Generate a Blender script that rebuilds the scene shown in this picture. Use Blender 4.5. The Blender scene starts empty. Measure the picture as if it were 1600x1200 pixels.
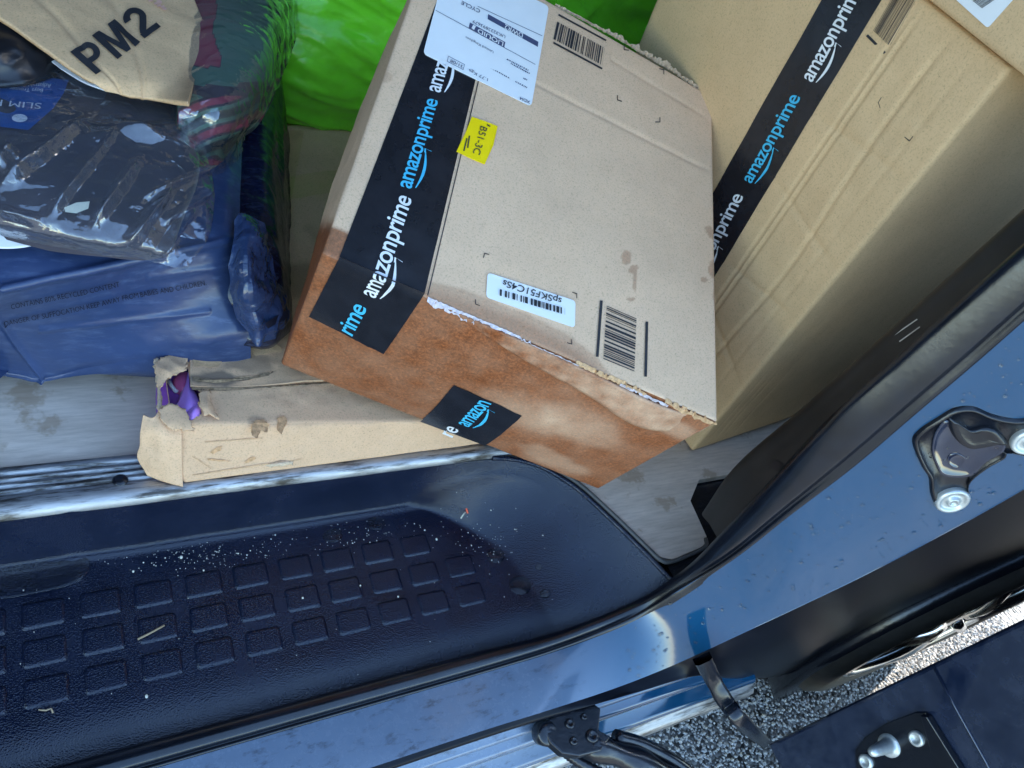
import bpy, bmesh, math, random
from mathutils import Vector, Matrix, noise, geometry
random.seed(7)
scene = bpy.context.scene
COL = scene.collection

# ------------------------------------------------------------------ camera
CAM = Vector((0.0411, -0.3624, 0.8384))
RX = Vector((0.8641, -0.3551, 0.3566)); RD = Vector((-0.0646, -0.7811, -0.6211)); RF = Vector((0.4991, 0.5136, -0.6979))
FPX = 1185.0
cam_data = bpy.data.cameras.new('camera'); cam = bpy.data.objects.new('camera', cam_data); COL.objects.link(cam)
cam_data.sensor_width = 36.0; cam_data.lens = FPX / 1600 * 36; cam_data.clip_start = 0.01; cam_data.clip_end = 2000
_r = RX.normalized(); _f = (RF - _r * RF.dot(_r)).normalized(); _u = _r.cross(_f)
cam.matrix_world = Matrix(((_r.x, _u.x, -_f.x, CAM.x), (_r.y, _u.y, -_f.y, CAM.y), (_r.z, _u.z, -_f.z, CAM.z), (0, 0, 0, 1)))
scene.camera = cam
_d = -_u

# ------------------------------------------------------------------ sky, sun, exposure
SUN_EL, SUN_AZ = math.radians(40), math.radians(80)
world = bpy.data.worlds.new('World'); scene.world = world; world.use_nodes = True
wn = world.node_tree; bg = wn.nodes['Background']
sky = wn.nodes.new('ShaderNodeTexSky'); sky.sky_type = 'NISHITA'; sky.sun_disc = False
sky.sun_elevation = SUN_EL; sky.sun_rotation = SUN_AZ; sky.air_density = 1.0; sky.dust_density = 0.15; sky.ozone_density = 1.6
tint = wn.nodes.new('ShaderNodeMix'); tint.data_type = 'RGBA'; tint.blend_type = 'MULTIPLY'; tint.inputs[0].default_value = 1; tint.inputs[7].default_value = (.94, 1.0, .98, 1)      # clear azure, rain-washed sky
wn.links.new(sky.outputs[0], tint.inputs[6]); wn.links.new(tint.outputs[2], bg.inputs[0]); bg.inputs[1].default_value = 0.15
sl = bpy.data.lights.new('sun', 'SUN'); sl.energy = 4.0; sl.angle = math.radians(0.53); sl.color = (1.0, 0.94, 0.84)
sun = bpy.data.objects.new('sun', sl); COL.objects.link(sun)
sdir = Vector((math.sin(SUN_AZ) * math.cos(SUN_EL), math.cos(SUN_AZ) * math.cos(SUN_EL), math.sin(SUN_EL)))
sun.rotation_euler = (-sdir).to_track_quat('-Z', 'Y').to_euler(); sun.location = sdir * 6
vs = scene.view_settings; vs.view_transform = 'Standard'; vs.look = 'None'; vs.exposure = 2.5; vs.gamma = 1.0
scene.cycles.max_bounces = 10; scene.cycles.transparent_max_bounces = 16

# ------------------------------------------------------------------ helpers: survey of the place from the photo's sight lines
def ray(x, y):
    return (_r * ((x - 800) / FPX) + _d * ((y - 600) / FPX) + _f).normalized()
def at_z(x, y, z):
    d = ray(x, y); return CAM + d * ((z - CAM.z) / d.z)
def at_y(x, y, Y):
    d = ray(x, y); return CAM + d * ((Y - CAM.y) / d.y)
def at_x(x, y, X):
    d = ray(x, y); return CAM + d * ((X - CAM.x) / d.x)
def pix(P):
    q = P - CAM; w = q.dot(_f); return (800 + FPX * q.dot(_r) / w, 600 + FPX * q.dot(_d) / w)
ZF = 0.077       # load floor
ZG = -0.48       # street

def nz(p, s=1.0, o=0.0): return noise.noise(Vector((p[0] * s + o, p[1] * s + o * 1.7, p[2] * s - o)))
def fbm(p, s=1.0, o=0.0, n=3):
    a = 0; k = 1; t = 0
    for i in range(n): a += nz(p, s, o + i * 9.1) * k; t += k; k *= .5; s *= 2.1
    return a / t
def ridge(p, s=1.0, o=0.0): return 1 - 2.2 * abs(nz(p, s, o))
def sstep(a, b, x):
    t = max(0, min(1, (x - a) / (b - a))); return t * t * (3 - 2 * t)

# ------------------------------------------------------------------ materials
MATS = {}
def new_mat(name):
    m = bpy.data.materials.new(name); m.use_nodes = True
    nt = m.node_tree; b = nt.nodes['Principled BSDF']; MATS[name] = m
    return m, nt, b
def N(nt, t, **kw):
    n = nt.nodes.new(t)
    for k, v in kw.items():
        if k.startswith('_'): setattr(n, k[1:], v)
        else: n.inputs[k.replace('_', ' ') if k.replace('_', ' ') in n.inputs else k].default_value = v
    return n
def L(nt, a, b): nt.links.new(a, b)
def tex_noise(nt, scale, detail=4, rough=.6, vec=None, stretch=None):
    n = N(nt, 'ShaderNodeTexNoise'); n.inputs['Scale'].default_value = scale; n.inputs['Detail'].default_value = detail; n.inputs['Roughness'].default_value = rough
    tc = nt.nodes.new('ShaderNodeTexCoord'); out = tc.outputs['Object']
    if stretch:
        mp = nt.nodes.new('ShaderNodeMapping'); mp.inputs['Scale'].default_value = stretch; L(nt, out, mp.inputs[0]); out = mp.outputs[0]
    L(nt, out, n.inputs['Vector']); return n
def ramp(nt, fac, stops):
    r = nt.nodes.new('ShaderNodeValToRGB'); cr = r.color_ramp
    while len(cr.elements) < len(stops): cr.elements.new(.5)
    for e, (p, c) in zip(cr.elements, stops): e.position = p; e.color = (*c, 1) if len(c) == 3 else c
    L(nt, fac, r.inputs[0]); return r
def mixc(nt, fac, a, b, mode='MIX'):
    m = nt.nodes.new('ShaderNodeMix'); m.data_type = 'RGBA'; m.blend_type = mode
    for sock, v in ((m.inputs[0], fac), (m.inputs[6], a), (m.inputs[7], b)):
        if hasattr(v, 'is_output'): L(nt, v, sock)
        elif isinstance(v, (int, float)): sock.default_value = v
        else: sock.default_value = (*v, 1)
    return m.outputs[2]
def bump(nt, b, h, strength=.3, dist=.001, prev=None):
    n = nt.nodes.new('ShaderNodeBump'); n.inputs['Strength'].default_value = strength; n.inputs['Distance'].default_value = dist
    L(nt, h, n.inputs['Height'])
    if prev: L(nt, prev.outputs[0], n.inputs['Normal'])
    L(nt, n.outputs[0], b.inputs['Normal']); return n
def attr(nt, name):
    a = nt.nodes.new('ShaderNodeAttribute'); a.attribute_name = name; return a.outputs['Fac']

def cardboard(name, base, wet=(.14, .05, .022), fibre=.12, rough=.85, dirt=None):
    m, nt, b = new_mat(name)
    n1 = tex_noise(nt, 9, 5); n2 = tex_noise(nt, 520, 4, .75, stretch=(1, 1, 1)); n3 = tex_noise(nt, 60, 6, .7)
    dk = tuple(c * .92 for c in base); lt = tuple(min(1, c * 1.05) for c in base)
    c1 = ramp(nt, n1.outputs[0], [(.3, dk), (.7, lt)]).outputs[0]
    sp = ramp(nt, n2.outputs[0], [(.30, (.50, .47, .43)), (.47, (.95, .95, .95)), (.70, (1.0, 1.0, 1.0))]).outputs[0]
    c2 = mixc(nt, .75, c1, sp, 'MULTIPLY')
    mt = ramp(nt, n3.outputs[0], [(.3, (.9, .88, .85)), (.6, (1, 1, 1))]).outputs[0]
    c3 = mixc(nt, .35, c2, mt, 'MULTIPLY')
    wf = attr(nt, 'wet')
    nw = tex_noise(nt, 330, 6, .8)
    wcol = ramp(nt, nw.outputs[0], [(.33, tuple(c * .5 for c in wet)), (.5, wet), (.66, tuple(min(1, c * 1.9) for c in wet))]).outputs[0]
    c4 = mixc(nt, wf, c3, wcol)
    df = attr(nt, 'dirt')
    c5 = mixc(nt, df, c4, dirt or (.10, .08, .06))
    L(nt, c5, b.inputs['Base Color'])
    rr = N(nt, 'ShaderNodeMapRange'); rr.inputs['To Min'].default_value = rough; rr.inputs['To Max'].default_value = .5
    L(nt, wf, rr.inputs[0]); L(nt, rr.outputs[0], b.inputs['Roughness'])
    b.inputs['Specular IOR Level'].default_value = .25
    b1 = bump(nt, b, n2.outputs[0], .30, .0008)
    bump(nt, b, n3.outputs[0], .2, .002, b1)
    return m
cardboard('kraft_pale', (.80, .54, .35), wet=(.235, .070, .022))
cardboard('kraft_tan', (.73, .49, .265))
cardboard('kraft_old', (.84, .53, .31), dirt=(.14, .11, .085))
cardboard('kraft_pm', (.82, .52, .28))

def simple(name, col, rough=.5, spec=.5, metal=0, nscale=40, namt=.25, bscale=None, bamt=.2, bdist=.001, coat=0):
    m, nt, b = new_mat(name)
    n = tex_noise(nt, nscale, 5)
    c = ramp(nt, n.outputs[0], [(.3, tuple(x * (1 - namt) for x in col)), (.7, tuple(min(1, x * (1 + namt)) for x in col))]).outputs[0]
    L(nt, c, b.inputs['Base Color']); b.inputs['Roughness'].default_value = rough; b.inputs['Specular IOR Level'].default_value = spec
    b.inputs['Metallic'].default_value = metal; b.inputs['Coat Weight'].default_value = coat; b.inputs['Coat Roughness'].default_value = .05
    if bscale: bump(nt, b, tex_noise(nt, bscale, 4).outputs[0], bamt, bdist)
    return m, nt, b
simple('tape_black', (.016, .016, .020), .26, .5, bscale=45, bamt=.18, bdist=.002)
simple('ink_black', (.03, .03, .035), .6, .3)
simple('ink_navy', (.012, .014, .03), .6, .2)
simple('ink_white', (.80, .80, .80), .5, namt=.05)
simple('ink_cyan', (.06, .48, .72), .5, namt=.05)
simple('ink_slate', (.06, .075, .15), .6, namt=.1)
simple('label_white', (.82, .84, .85), .45, .4, namt=.02)
simple('sticker_yellow', (.98, .68, .0), .5, .4, namt=.06)
simple('torn_paper', (.58, .43, .29), .9, .1, nscale=300, bscale=500, bamt=.5)
simple('torn_kraft', (.56, .35, .19), .9, .1, nscale=300, bscale=500, bamt=.5)
simple('stain', (.60, .34, .17), .85, .1, nscale=250, namt=.35)
simple('soil', (.26, .18, .11), .9, .1, nscale=200, namt=.5)
simple('torn_lilac', (.56, .50, .53), .7, .3, nscale=200, namt=.3, bscale=500, bamt=.4)
simple('paint_shaded', (.004, .005, .009), .30, .15, nscale=30, namt=.3)  # near-black dull copy of the van paint; dark reflection put into the colour
simple('rubber', (.005, .007, .012), .25, .6, bscale=140, bamt=.15, nscale=30, namt=.5)
simple('trim_plastic', (.022, .019, .017), .45, .4, bscale=700, bamt=.12, nscale=20, namt=.3)
simple('black_metal', (.005, .006, .010), .26, .6, bscale=60, bamt=.35, bdist=.002)
simple('bolt_zinc', (.62, .64, .62), .38, .5, metal=.6, bscale=400, bamt=.1)
simple('interior', (.07, .07, .07), .6, namt=.1)
simple('toy_purple', (.52, .26, .74), .35, .5, namt=.1)
simple('print_salmon', (.86, .46, .34), .7)
simple('toy_dark', (.26, .08, .42), .35, .5, namt=.1)
simple('toy_pink', (.72, .16, .36), .35, .5, namt=.1)
simple('crumb', (.75, .70, .55), .7, namt=.1)
simple('twig', (.42, .30, .17), .8)
simple('splinter_red', (.72, .10, .04), .6)
simple('tyre', (.03, .028, .026), .75, .3, bscale=120, bamt=.4)
simple('rim', (.72, .70, .66), .16, .5, metal=1, namt=.05)
simple('dark_patch', (.012, .012, .015), .3, .5, bscale=50, bamt=.3)

def crinkle_bump(nt, scale, stretch=(1, 1, 1)):
    n = tex_noise(nt, scale, 2, .5, stretch=stretch)
    a = N(nt, 'ShaderNodeMath', _operation='SUBTRACT'); L(nt, n.outputs[0], a.inputs[0]); a.inputs[1].default_value = .5
    c = N(nt, 'ShaderNodeMath', _operation='ABSOLUTE'); L(nt, a.outputs[0], c.inputs[0]); return c.outputs[0]
def poly_bag(name, col, rough=.3, dust=.25, dustcol=(.35, .42, .6), ck=.5):
    m, nt, b = new_mat(name)
    n = tex_noise(nt, 7, 5); n2 = tex_noise(nt, 30, 6, .75, stretch=(1, 4, 4)); n3 = tex_noise(nt, 160, 4, .7)
    c = ramp(nt, n.outputs[0], [(.3, tuple(x * .75 for x in col)), (.7, tuple(min(1, x * 1.2) for x in col))]).outputs[0]
    d = ramp(nt, n2.outputs[0], [(.52, (0, 0, 0)), (.8, (dust, dust, dust))]).outputs[0]
    c2 = mixc(nt, d, c, dustcol)
    L(nt, c2, b.inputs['Base Color']); b.inputs['Roughness'].default_value = rough
    b.inputs['Specular IOR Level'].default_value = .55
    b1 = bump(nt, b, n3.outputs[0], .10, .001); b2 = bump(nt, b, crinkle_bump(nt, 17, (1, 1.8, 1.4)), ck, .012, b1); bump(nt, b, crinkle_bump(nt, 70), ck * .5, .004, b2)
poly_bag('poly_navy', (.028, .050, .125), .28, .30, (.20, .27, .44), .16)
poly_bag('poly_navy_gloss', (.026, .048, .12), .14, .2, (.25, .32, .5), .9)
poly_bag('poly_dark_navy', (.006, .010, .032), .22, .15)
poly_bag('poly_green', (.20, .80, .03), .30, .14, (.5, .95, .35), .35)

def paint(name, col, rough=.06):
    m, nt, b = new_mat(name)
    n = tex_noise(nt, 18, 6, .7); n2 = tex_noise(nt, 500, 2)
    c = ramp(nt, n.outputs[0], [(.42, col), (.75, tuple(min(1, x * 1.5 + .02) for x in col))]).outputs[0]
    L(nt, c, b.inputs['Base Color'])
    rr = ramp(nt, n.outputs[0], [(.35, (rough,) * 3), (.65, (rough + .16,) * 3)]).outputs[0]
    L(nt, rr, b.inputs['Roughness']); b.inputs['Specular IOR Level'].default_value = .7
    b.inputs['Coat Weight'].default_value = .6; b.inputs['Coat Roughness'].default_value = .06
    bump(nt, b, n2.outputs[0], .02, .0005)
paint('paint_blueblack', (.008, .014, .034))
def worn_paint():
    m, nt, b = new_mat('paint_worn')
    n = tex_noise(nt, 30, 7, .75, stretch=(1, 2.6, 1)); n2 = tex_noise(nt, 90, 5, .7)
    tc = nt.nodes.new('ShaderNodeTexCoord'); sx = nt.nodes.new('ShaderNodeSeparateXYZ'); L(nt, tc.outputs['Object'], sx.inputs[0])
    mk_ = N(nt, 'ShaderNodeMapRange'); mk_.inputs['From Min'].default_value = .48; mk_.inputs['From Max'].default_value = .64; mk_.inputs['To Min'].default_value = 1; mk_.inputs['To Max'].default_value = .0
    L(nt, sx.outputs['X'], mk_.inputs[0])
    sc0 = ramp(nt, n.outputs[0], [(.54, (0, 0, 0)), (.66, (.8, .8, .8))]).outputs[0]
    sc = mixc(nt, 1.0, sc0, mk_.outputs[0], 'MULTIPLY')
    c = mixc(nt, mk_.outputs[0], (.008, .062, .135), mixc(nt, sc, (.13, .175, .245), (.035, .042, .058)))
    L(nt, c, b.inputs['Base Color'])
    rr = ramp(nt, n2.outputs[0], [(.35, (.16,) * 3), (.7, (.36,) * 3)]).outputs[0]; rr2 = mixc(nt, mk_.outputs[0], (.10, .10, .10), rr); L(nt, rr2, b.inputs['Roughness'])
    b.inputs['Specular IOR Level'].default_value = .6; b.inputs['Coat Weight'].default_value = .6; b.inputs['Coat Roughness'].default_value = .08
    bump(nt, b, n2.outputs[0], .04, .001)
worn_paint()
def tray_mat():
    m, nt, b = new_mat('tray_plastic')
    n = tex_noise(nt, 14, 6, .65); n2 = N(nt, 'ShaderNodeTexVoronoi'); n2.inputs['Scale'].default_value = 620
    tc = nt.nodes.new('ShaderNodeTexCoord'); L(nt, tc.outputs['Object'], n2.inputs['Vector'])
    n3 = tex_noise(nt, 420, 3, .8)
    c = ramp(nt, n.outputs[0], [(.35, (.003, .006, .018)), (.7, (.006, .011, .030))]).outputs[0]
    spk = ramp(nt, n3.outputs[0], [(.72, (0, 0, 0)), (.80, (1, 1, 1))]).outputs[0]
    msk = ramp(nt, n.outputs[0], [(.50, (0, 0, 0)), (.62, (.5, .5, .5))]).outputs[0]
    f = mixc(nt, 1.0, spk, msk, 'MULTIPLY')
    L(nt, mixc(nt, f, c, (.36, .38, .42)), b.inputs['Base Color'])
    rr = ramp(nt, n.outputs[0], [(.35, (.13,) * 3), (.62, (.30,) * 3)]).outputs[0]; L(nt, rr, b.inputs['Roughness'])
    b.inputs['Specular IOR Level'].default_value = .5
    bump(nt, b, n2.outputs['Distance'], .4, .0012)
tray_mat()
def ply_mat():
    m, nt, b = new_mat('plywood')
    n = tex_noise(nt, 6, 6, .65, stretch=(1, 5, 1)); n2 = tex_noise(nt, 16, 5, .6); n3 = tex_noise(nt, 40, 6, .7, stretch=(.6, 6, 1))
    c = ramp(nt, n.outputs[0], [(.3, (.54, .44, .35)), (.7, (.74, .62, .51))]).outputs[0]
    g = ramp(nt, n3.outputs[0], [(.35, (.75, .74, .73)), (.6, (1, 1, 1))]).outputs[0]
    c = mixc(nt, .8, c, g, 'MULTIPLY')
    st = ramp(nt, n2.outputs[0], [(.565, (0, 0, 0)), (.62, (.5, .5, .5))]).outputs[0]
    L(nt, mixc(nt, st, c, (.26, .16, .075)), b.inputs['Base Color']); b.inputs['Roughness'].default_value = .42
    bump(nt, b, n3.outputs[0], .25, .001)
ply_mat()
def alu_mat():
    m, nt, b = new_mat('aluminium')
    n = tex_noise(nt, 30, 6, .7, stretch=(.5, 5, 1)); n2 = tex_noise(nt, 12, 4)
    c = ramp(nt, n.outputs[0], [(.38, (.10, .09, .08)), (.52, (.46, .46, .46)), (.7, (.62, .62, .62))]).outputs[0]
    L(nt, c, b.inputs['Base Color']); b.inputs['Metallic'].default_value = 1
    rr = ramp(nt, n2.outputs[0], [(.35, (.46,) * 3), (.65, (.66,) * 3)]).outputs[0]; L(nt, rr, b.inputs['Roughness'])
    bump(nt, b, n.outputs[0], .15, .0006)
alu_mat()
def gravel_mat():
    m, nt, b = new_mat('asphalt')
    n = tex_noise(nt, 3, 5); v = N(nt, 'ShaderNodeTexVoronoi'); v.inputs['Scale'].default_value = 95
    tc = nt.nodes.new('ShaderNodeTexCoord'); L(nt, tc.outputs['Object'], v.inputs['Vector'])
    c = ramp(nt, v.outputs['Color'], [(.2, (.04, .038, .036)), (.8, (.19, .18, .17))]).outputs[0]
    c2 = ramp(nt, n.outputs[0], [(.3, (.7, .7, .7)), (.7, (1.1, 1.08, 1.04))]).outputs[0]
    L(nt, mixc(nt, 1.0, c, c2, 'MULTIPLY'), b.inputs['Base Color']); b.inputs['Roughness'].default_value = .55
    bump(nt, b, v.outputs['Distance'], .9, .008).invert = True
gravel_mat()
simple('stone', (.30, .29, .28), .28, .7, nscale=90, namt=.6)
def film_mat():
    m, nt, b = new_mat('clear_film')
    nt.nodes.remove(b); out = nt.nodes['Material Output']
    tr = N(nt, 'ShaderNodeBsdfTransparent'); tr.inputs[0].default_value = (.93, .95, .97, 1)
    gl = N(nt, 'ShaderNodeBsdfGlossy'); gl.inputs['Roughness'].default_value = .05; gl.inputs[0].default_value = (1, 1, 1, 1)
    fr = N(nt, 'ShaderNodeFresnel'); ge = N(nt, 'ShaderNodeNewGeometry'); mr = N(nt, 'ShaderNodeMapRange'); mr.inputs['To Min'].default_value = 1.7; mr.inputs['To Max'].default_value = 1 / 1.7; L(nt, ge.outputs['Backfacing'], mr.inputs[0]); L(nt, mr.outputs[0], fr.inputs['IOR'])      # a sheet of film is the same from both sides
    df = N(nt, 'ShaderNodeBsdfDiffuse'); df.inputs[0].default_value = (.8, .85, .9, 1); mh = N(nt, 'ShaderNodeMixShader'); mh.inputs[0].default_value = .012; L(nt, tr.outputs[0], mh.inputs[1]); L(nt, df.outputs[0], mh.inputs[2])
    mx = N(nt, 'ShaderNodeMixShader'); L(nt, fr.outputs[0], mx.inputs[0]); L(nt, mh.outputs[0], mx.inputs[1]); L(nt, gl.outputs[0], mx.inputs[2])
    bq = N(nt, 'ShaderNodeBump'); bq.inputs['Strength'].default_value = .8; bq.inputs['Distance'].default_value = .018; L(nt, crinkle_bump(nt, 15, (1, 1.9, 1)), bq.inputs['Height'])
    bp = N(nt, 'ShaderNodeBump'); bp.inputs['Strength'].default_value = .3; bp.inputs['Distance'].default_value = .006; L(nt, bq.outputs[0], bp.inputs['Normal'])
    L(nt, crinkle_bump(nt, 85), bp.inputs['Height']); L(nt, bp.outputs[0], gl.inputs['Normal']); L(nt, bp.outputs[0], fr.inputs['Normal'])
    L(nt, mx.outputs[0], out.inputs['Surface'])
film_mat()
def water_mat():
    m, nt, b = new_mat('water'); b.inputs['Base Color'].default_value = (1, 1, 1, 1); b.inputs['Roughness'].default_value = .02
    b.inputs['Transmission Weight'].default_value = 1; b.inputs['IOR'].default_value = 1.33
    tex_noise(nt, 5)
water_mat()
def cloth(name, col, col2=None, scale=1100):
    m, nt, b = new_mat(name)
    n = tex_noise(nt, scale, 3); n1 = tex_noise(nt, 12, 4)
    c = ramp(nt, n1.outputs[0], [(.3, tuple(x * .75 for x in col)), (.7, tuple(x * 1.25 for x in col))]).outputs[0]
    L(nt, c, b.inputs['Base Color']); b.inputs['Roughness'].default_value = .9; b.inputs['Sheen Weight'].default_value = .2
    bump(nt, b, n.outputs[0], .3, .0006)
cloth('cloth_navy', (.05, .042, .055))
def plaid():
    m, nt, b = new_mat('cloth_plaid')
    n = tex_noise(nt, 26, 4, .6); z = attr(nt, 'zone'); n2 = tex_noise(nt, 900, 3)
    ad = N(nt, 'ShaderNodeMath', _operation='MULTIPLY_ADD'); L(nt, n.outputs[0], ad.inputs[0]); ad.inputs[1].default_value = .22; L(nt, z, ad.inputs[2])
    c = ramp(nt, ad.outputs[0], [(.0, (.36, .06, .085)), (.30, (.28, .045, .07)), (.36, (.05, .035, .045)), (.50, (.06, .04, .05)), (.53, (.10, .18, .125)), (.78, (.07, .14, .095)), (.84, (.03, .035, .035))])
    L(nt, c.outputs[0], b.inputs['Base Color']); b.inputs['Roughness'].default_value = .9
    bump(nt, b, n2.outputs[0], .3, .0006)
plaid()
simple('card_blue', (.03, .11, .34), .4, .5, namt=.1)
simple('slip_white', (.80, .80, .82), .6, namt=.03)
def clear_tape():
    m, nt, b = new_mat('clear_tape')
    nt.nodes.remove(b); out = nt.nodes['Material Output']
    tr = N(nt, 'ShaderNodeBsdfTransparent'); tr.inputs[0].default_value = (.98, .96, .92, 1)
    gl = N(nt, 'ShaderNodeBsdfGlossy'); gl.inputs['Roughness'].default_value = .15
    fr = N(nt, 'ShaderNodeFresnel'); ge = N(nt, 'ShaderNodeNewGeometry'); mr = N(nt, 'ShaderNodeMapRange'); mr.inputs['To Min'].default_value = 1.5; mr.inputs['To Max'].default_value = 1 / 1.5; L(nt, ge.outputs['Backfacing'], mr.inputs[0]); L(nt, mr.outputs[0], fr.inputs['IOR'])      # a sheet of film is the same from both sides
    mx = N(nt, 'ShaderNodeMixShader'); L(nt, fr.outputs[0], mx.inputs[0]); L(nt, tr.outputs[0], mx.inputs[1]); L(nt, gl.outputs[0], mx.inputs[2])
    tex_noise(nt, 30)
    L(nt, mx.outputs[0], out.inputs['Surface'])
clear_tape()

# ------------------------------------------------------------------ object helpers
def tag(o, label=None, cat=None, group=None, kind=None):
    if label: o['label'] = label
    if cat: o['category'] = cat
    if group: o['group'] = group
    if kind: o['kind'] = kind
    return o
def empty(name, loc, label=None, cat=None, group=None):
    o = bpy.data.objects.new(name, None); o.location = loc; o.empty_display_size = .05; COL.objects.link(o)
    return tag(o, label, cat, group)
def mesh_obj(name, verts, faces, mat, parent=None, smooth=True, attrs=None, mats=None, fmat=None):
    me = bpy.data.meshes.new(name); me.from_pydata([tuple(v) for v in verts], [], faces); me.update()
    for mm in ([mat] if mat else []) + (mats or []): me.materials.append(MATS[mm])
    if fmat: me.polygons.foreach_set('material_index', fmat)
    if smooth: me.polygons.foreach_set('use_smooth', [True] * len(me.polygons))
    for k, vals in (attrs or {}).items():
        a = me.attributes.new(k, 'FLOAT', 'POINT'); a.data.foreach_set('value', vals)
    o = bpy.data.objects.new(name, me); COL.objects.link(o)
    if parent: adopt(o, parent)
    return o
def world_loc(o):
    l = o.location.copy(); p = o.parent
    while p: l = l + p.location; p = p.parent
    return l
def adopt(o, parent):
    o.parent = parent; o.location = o.location - world_loc(parent)      # meshes are written in world coordinates, parents are only translated
def grid_faces(nu, nv, off=0):
    return [(off + j * nu + i, off + j * nu + i + 1, off + (j + 1) * nu + i + 1, off + (j + 1) * nu + i) for j in range(nv - 1) for i in range(nu - 1)]
def cr(p0, p1, p2, p3, t):
    return .5 * ((2 * p1) + (p2 - p0) * t + (2 * p0 - 5 * p1 + 4 * p2 - p3) * t * t + (3 * p1 - p0 - 3 * p2 + p3) * t * t * t)
def crv(pts, u):
    n = len(pts) - 1; x = max(0, min(n - 1e-9, u * n)); i = int(x); t = x - i
    g = lambda k: pts[k] if 0 <= k <= n else (pts[0] * 2 - pts[1] if k < 0 else pts[n] * 2 - pts[n - 1])
    return cr(g(i - 1), g(i), g(i + 1), g(i + 2), t)
class Surf:
    """a surface P(u,v) with a displacement; decals and lettering are laid onto it"""
    def base(self, u, v): raise NotImplementedError
    def disp(self, u, v, p): return 0.0
    flip = 1
    def nrm(self, u, v):
        e = 2e-3
        du = self.base(min(1, u + e), v) - self.base(max(0, u - e), v); dv = self.base(u, min(1, v + e)) - self.base(u, max(0, v - e))
        return du.cross(dv).normalized() * self.flip
    def P(self, u, v, off=0.0):
        p = self.base(u, v); return p + self.nrm(u, v) * (self.disp(u, v, p) + off)
    def uv(self, x, y, g=(.5, .5), it=14):
        u, v = g
        for _ in range(it):
            a = pix(self.base_ext(u, v)); e = 1e-4
            b = pix(self.base_ext(u + e, v)); c = pix(self.base_ext(u, v + e))
            j11 = (b[0] - a[0]) / e; j21 = (b[1] - a[1]) / e; j12 = (c[0] - a[0]) / e; j22 = (c[1] - a[1]) / e
            dx = x - a[0]; dy = y - a[1]; det = j11 * j22 - j12 * j21
            if abs(det) < 1e-9: break
            du = (dx * j22 - dy * j12) / det; dv = (j11 * dy - j21 * dx) / det
            u += max(-.3, min(.3, du)); v += max(-.3, min(.3, dv))
        return u, v
    def base_ext(self, u, v): return self.base(u, v)
class Patch(Surf):
    def __init__(self, rows, disp=None, flip=1): self.rows = rows; self._d = disp; self.flip = flip
    def base(self, u, v): return crv([crv(r, u) for r in self.rows], v)
    def disp(self, u, v, p): return self._d(u, v, p) if self._d else 0.0
class Quad(Surf):
    def __init__(self, a, b, c, d, disp=None, flip=1): self.q = (a, b, c, d); self._d = disp; self.flip = flip
    def base(self, u, v):
        a, b, c, d = self.q; return a * ((1 - u) * (1 - v)) + b * (u * (1 - v)) + c * (u * v) + d * ((1 - u) * v)
    def disp(self, u, v, p): return self._d(u, v, p) if self._d else 0.0
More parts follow.
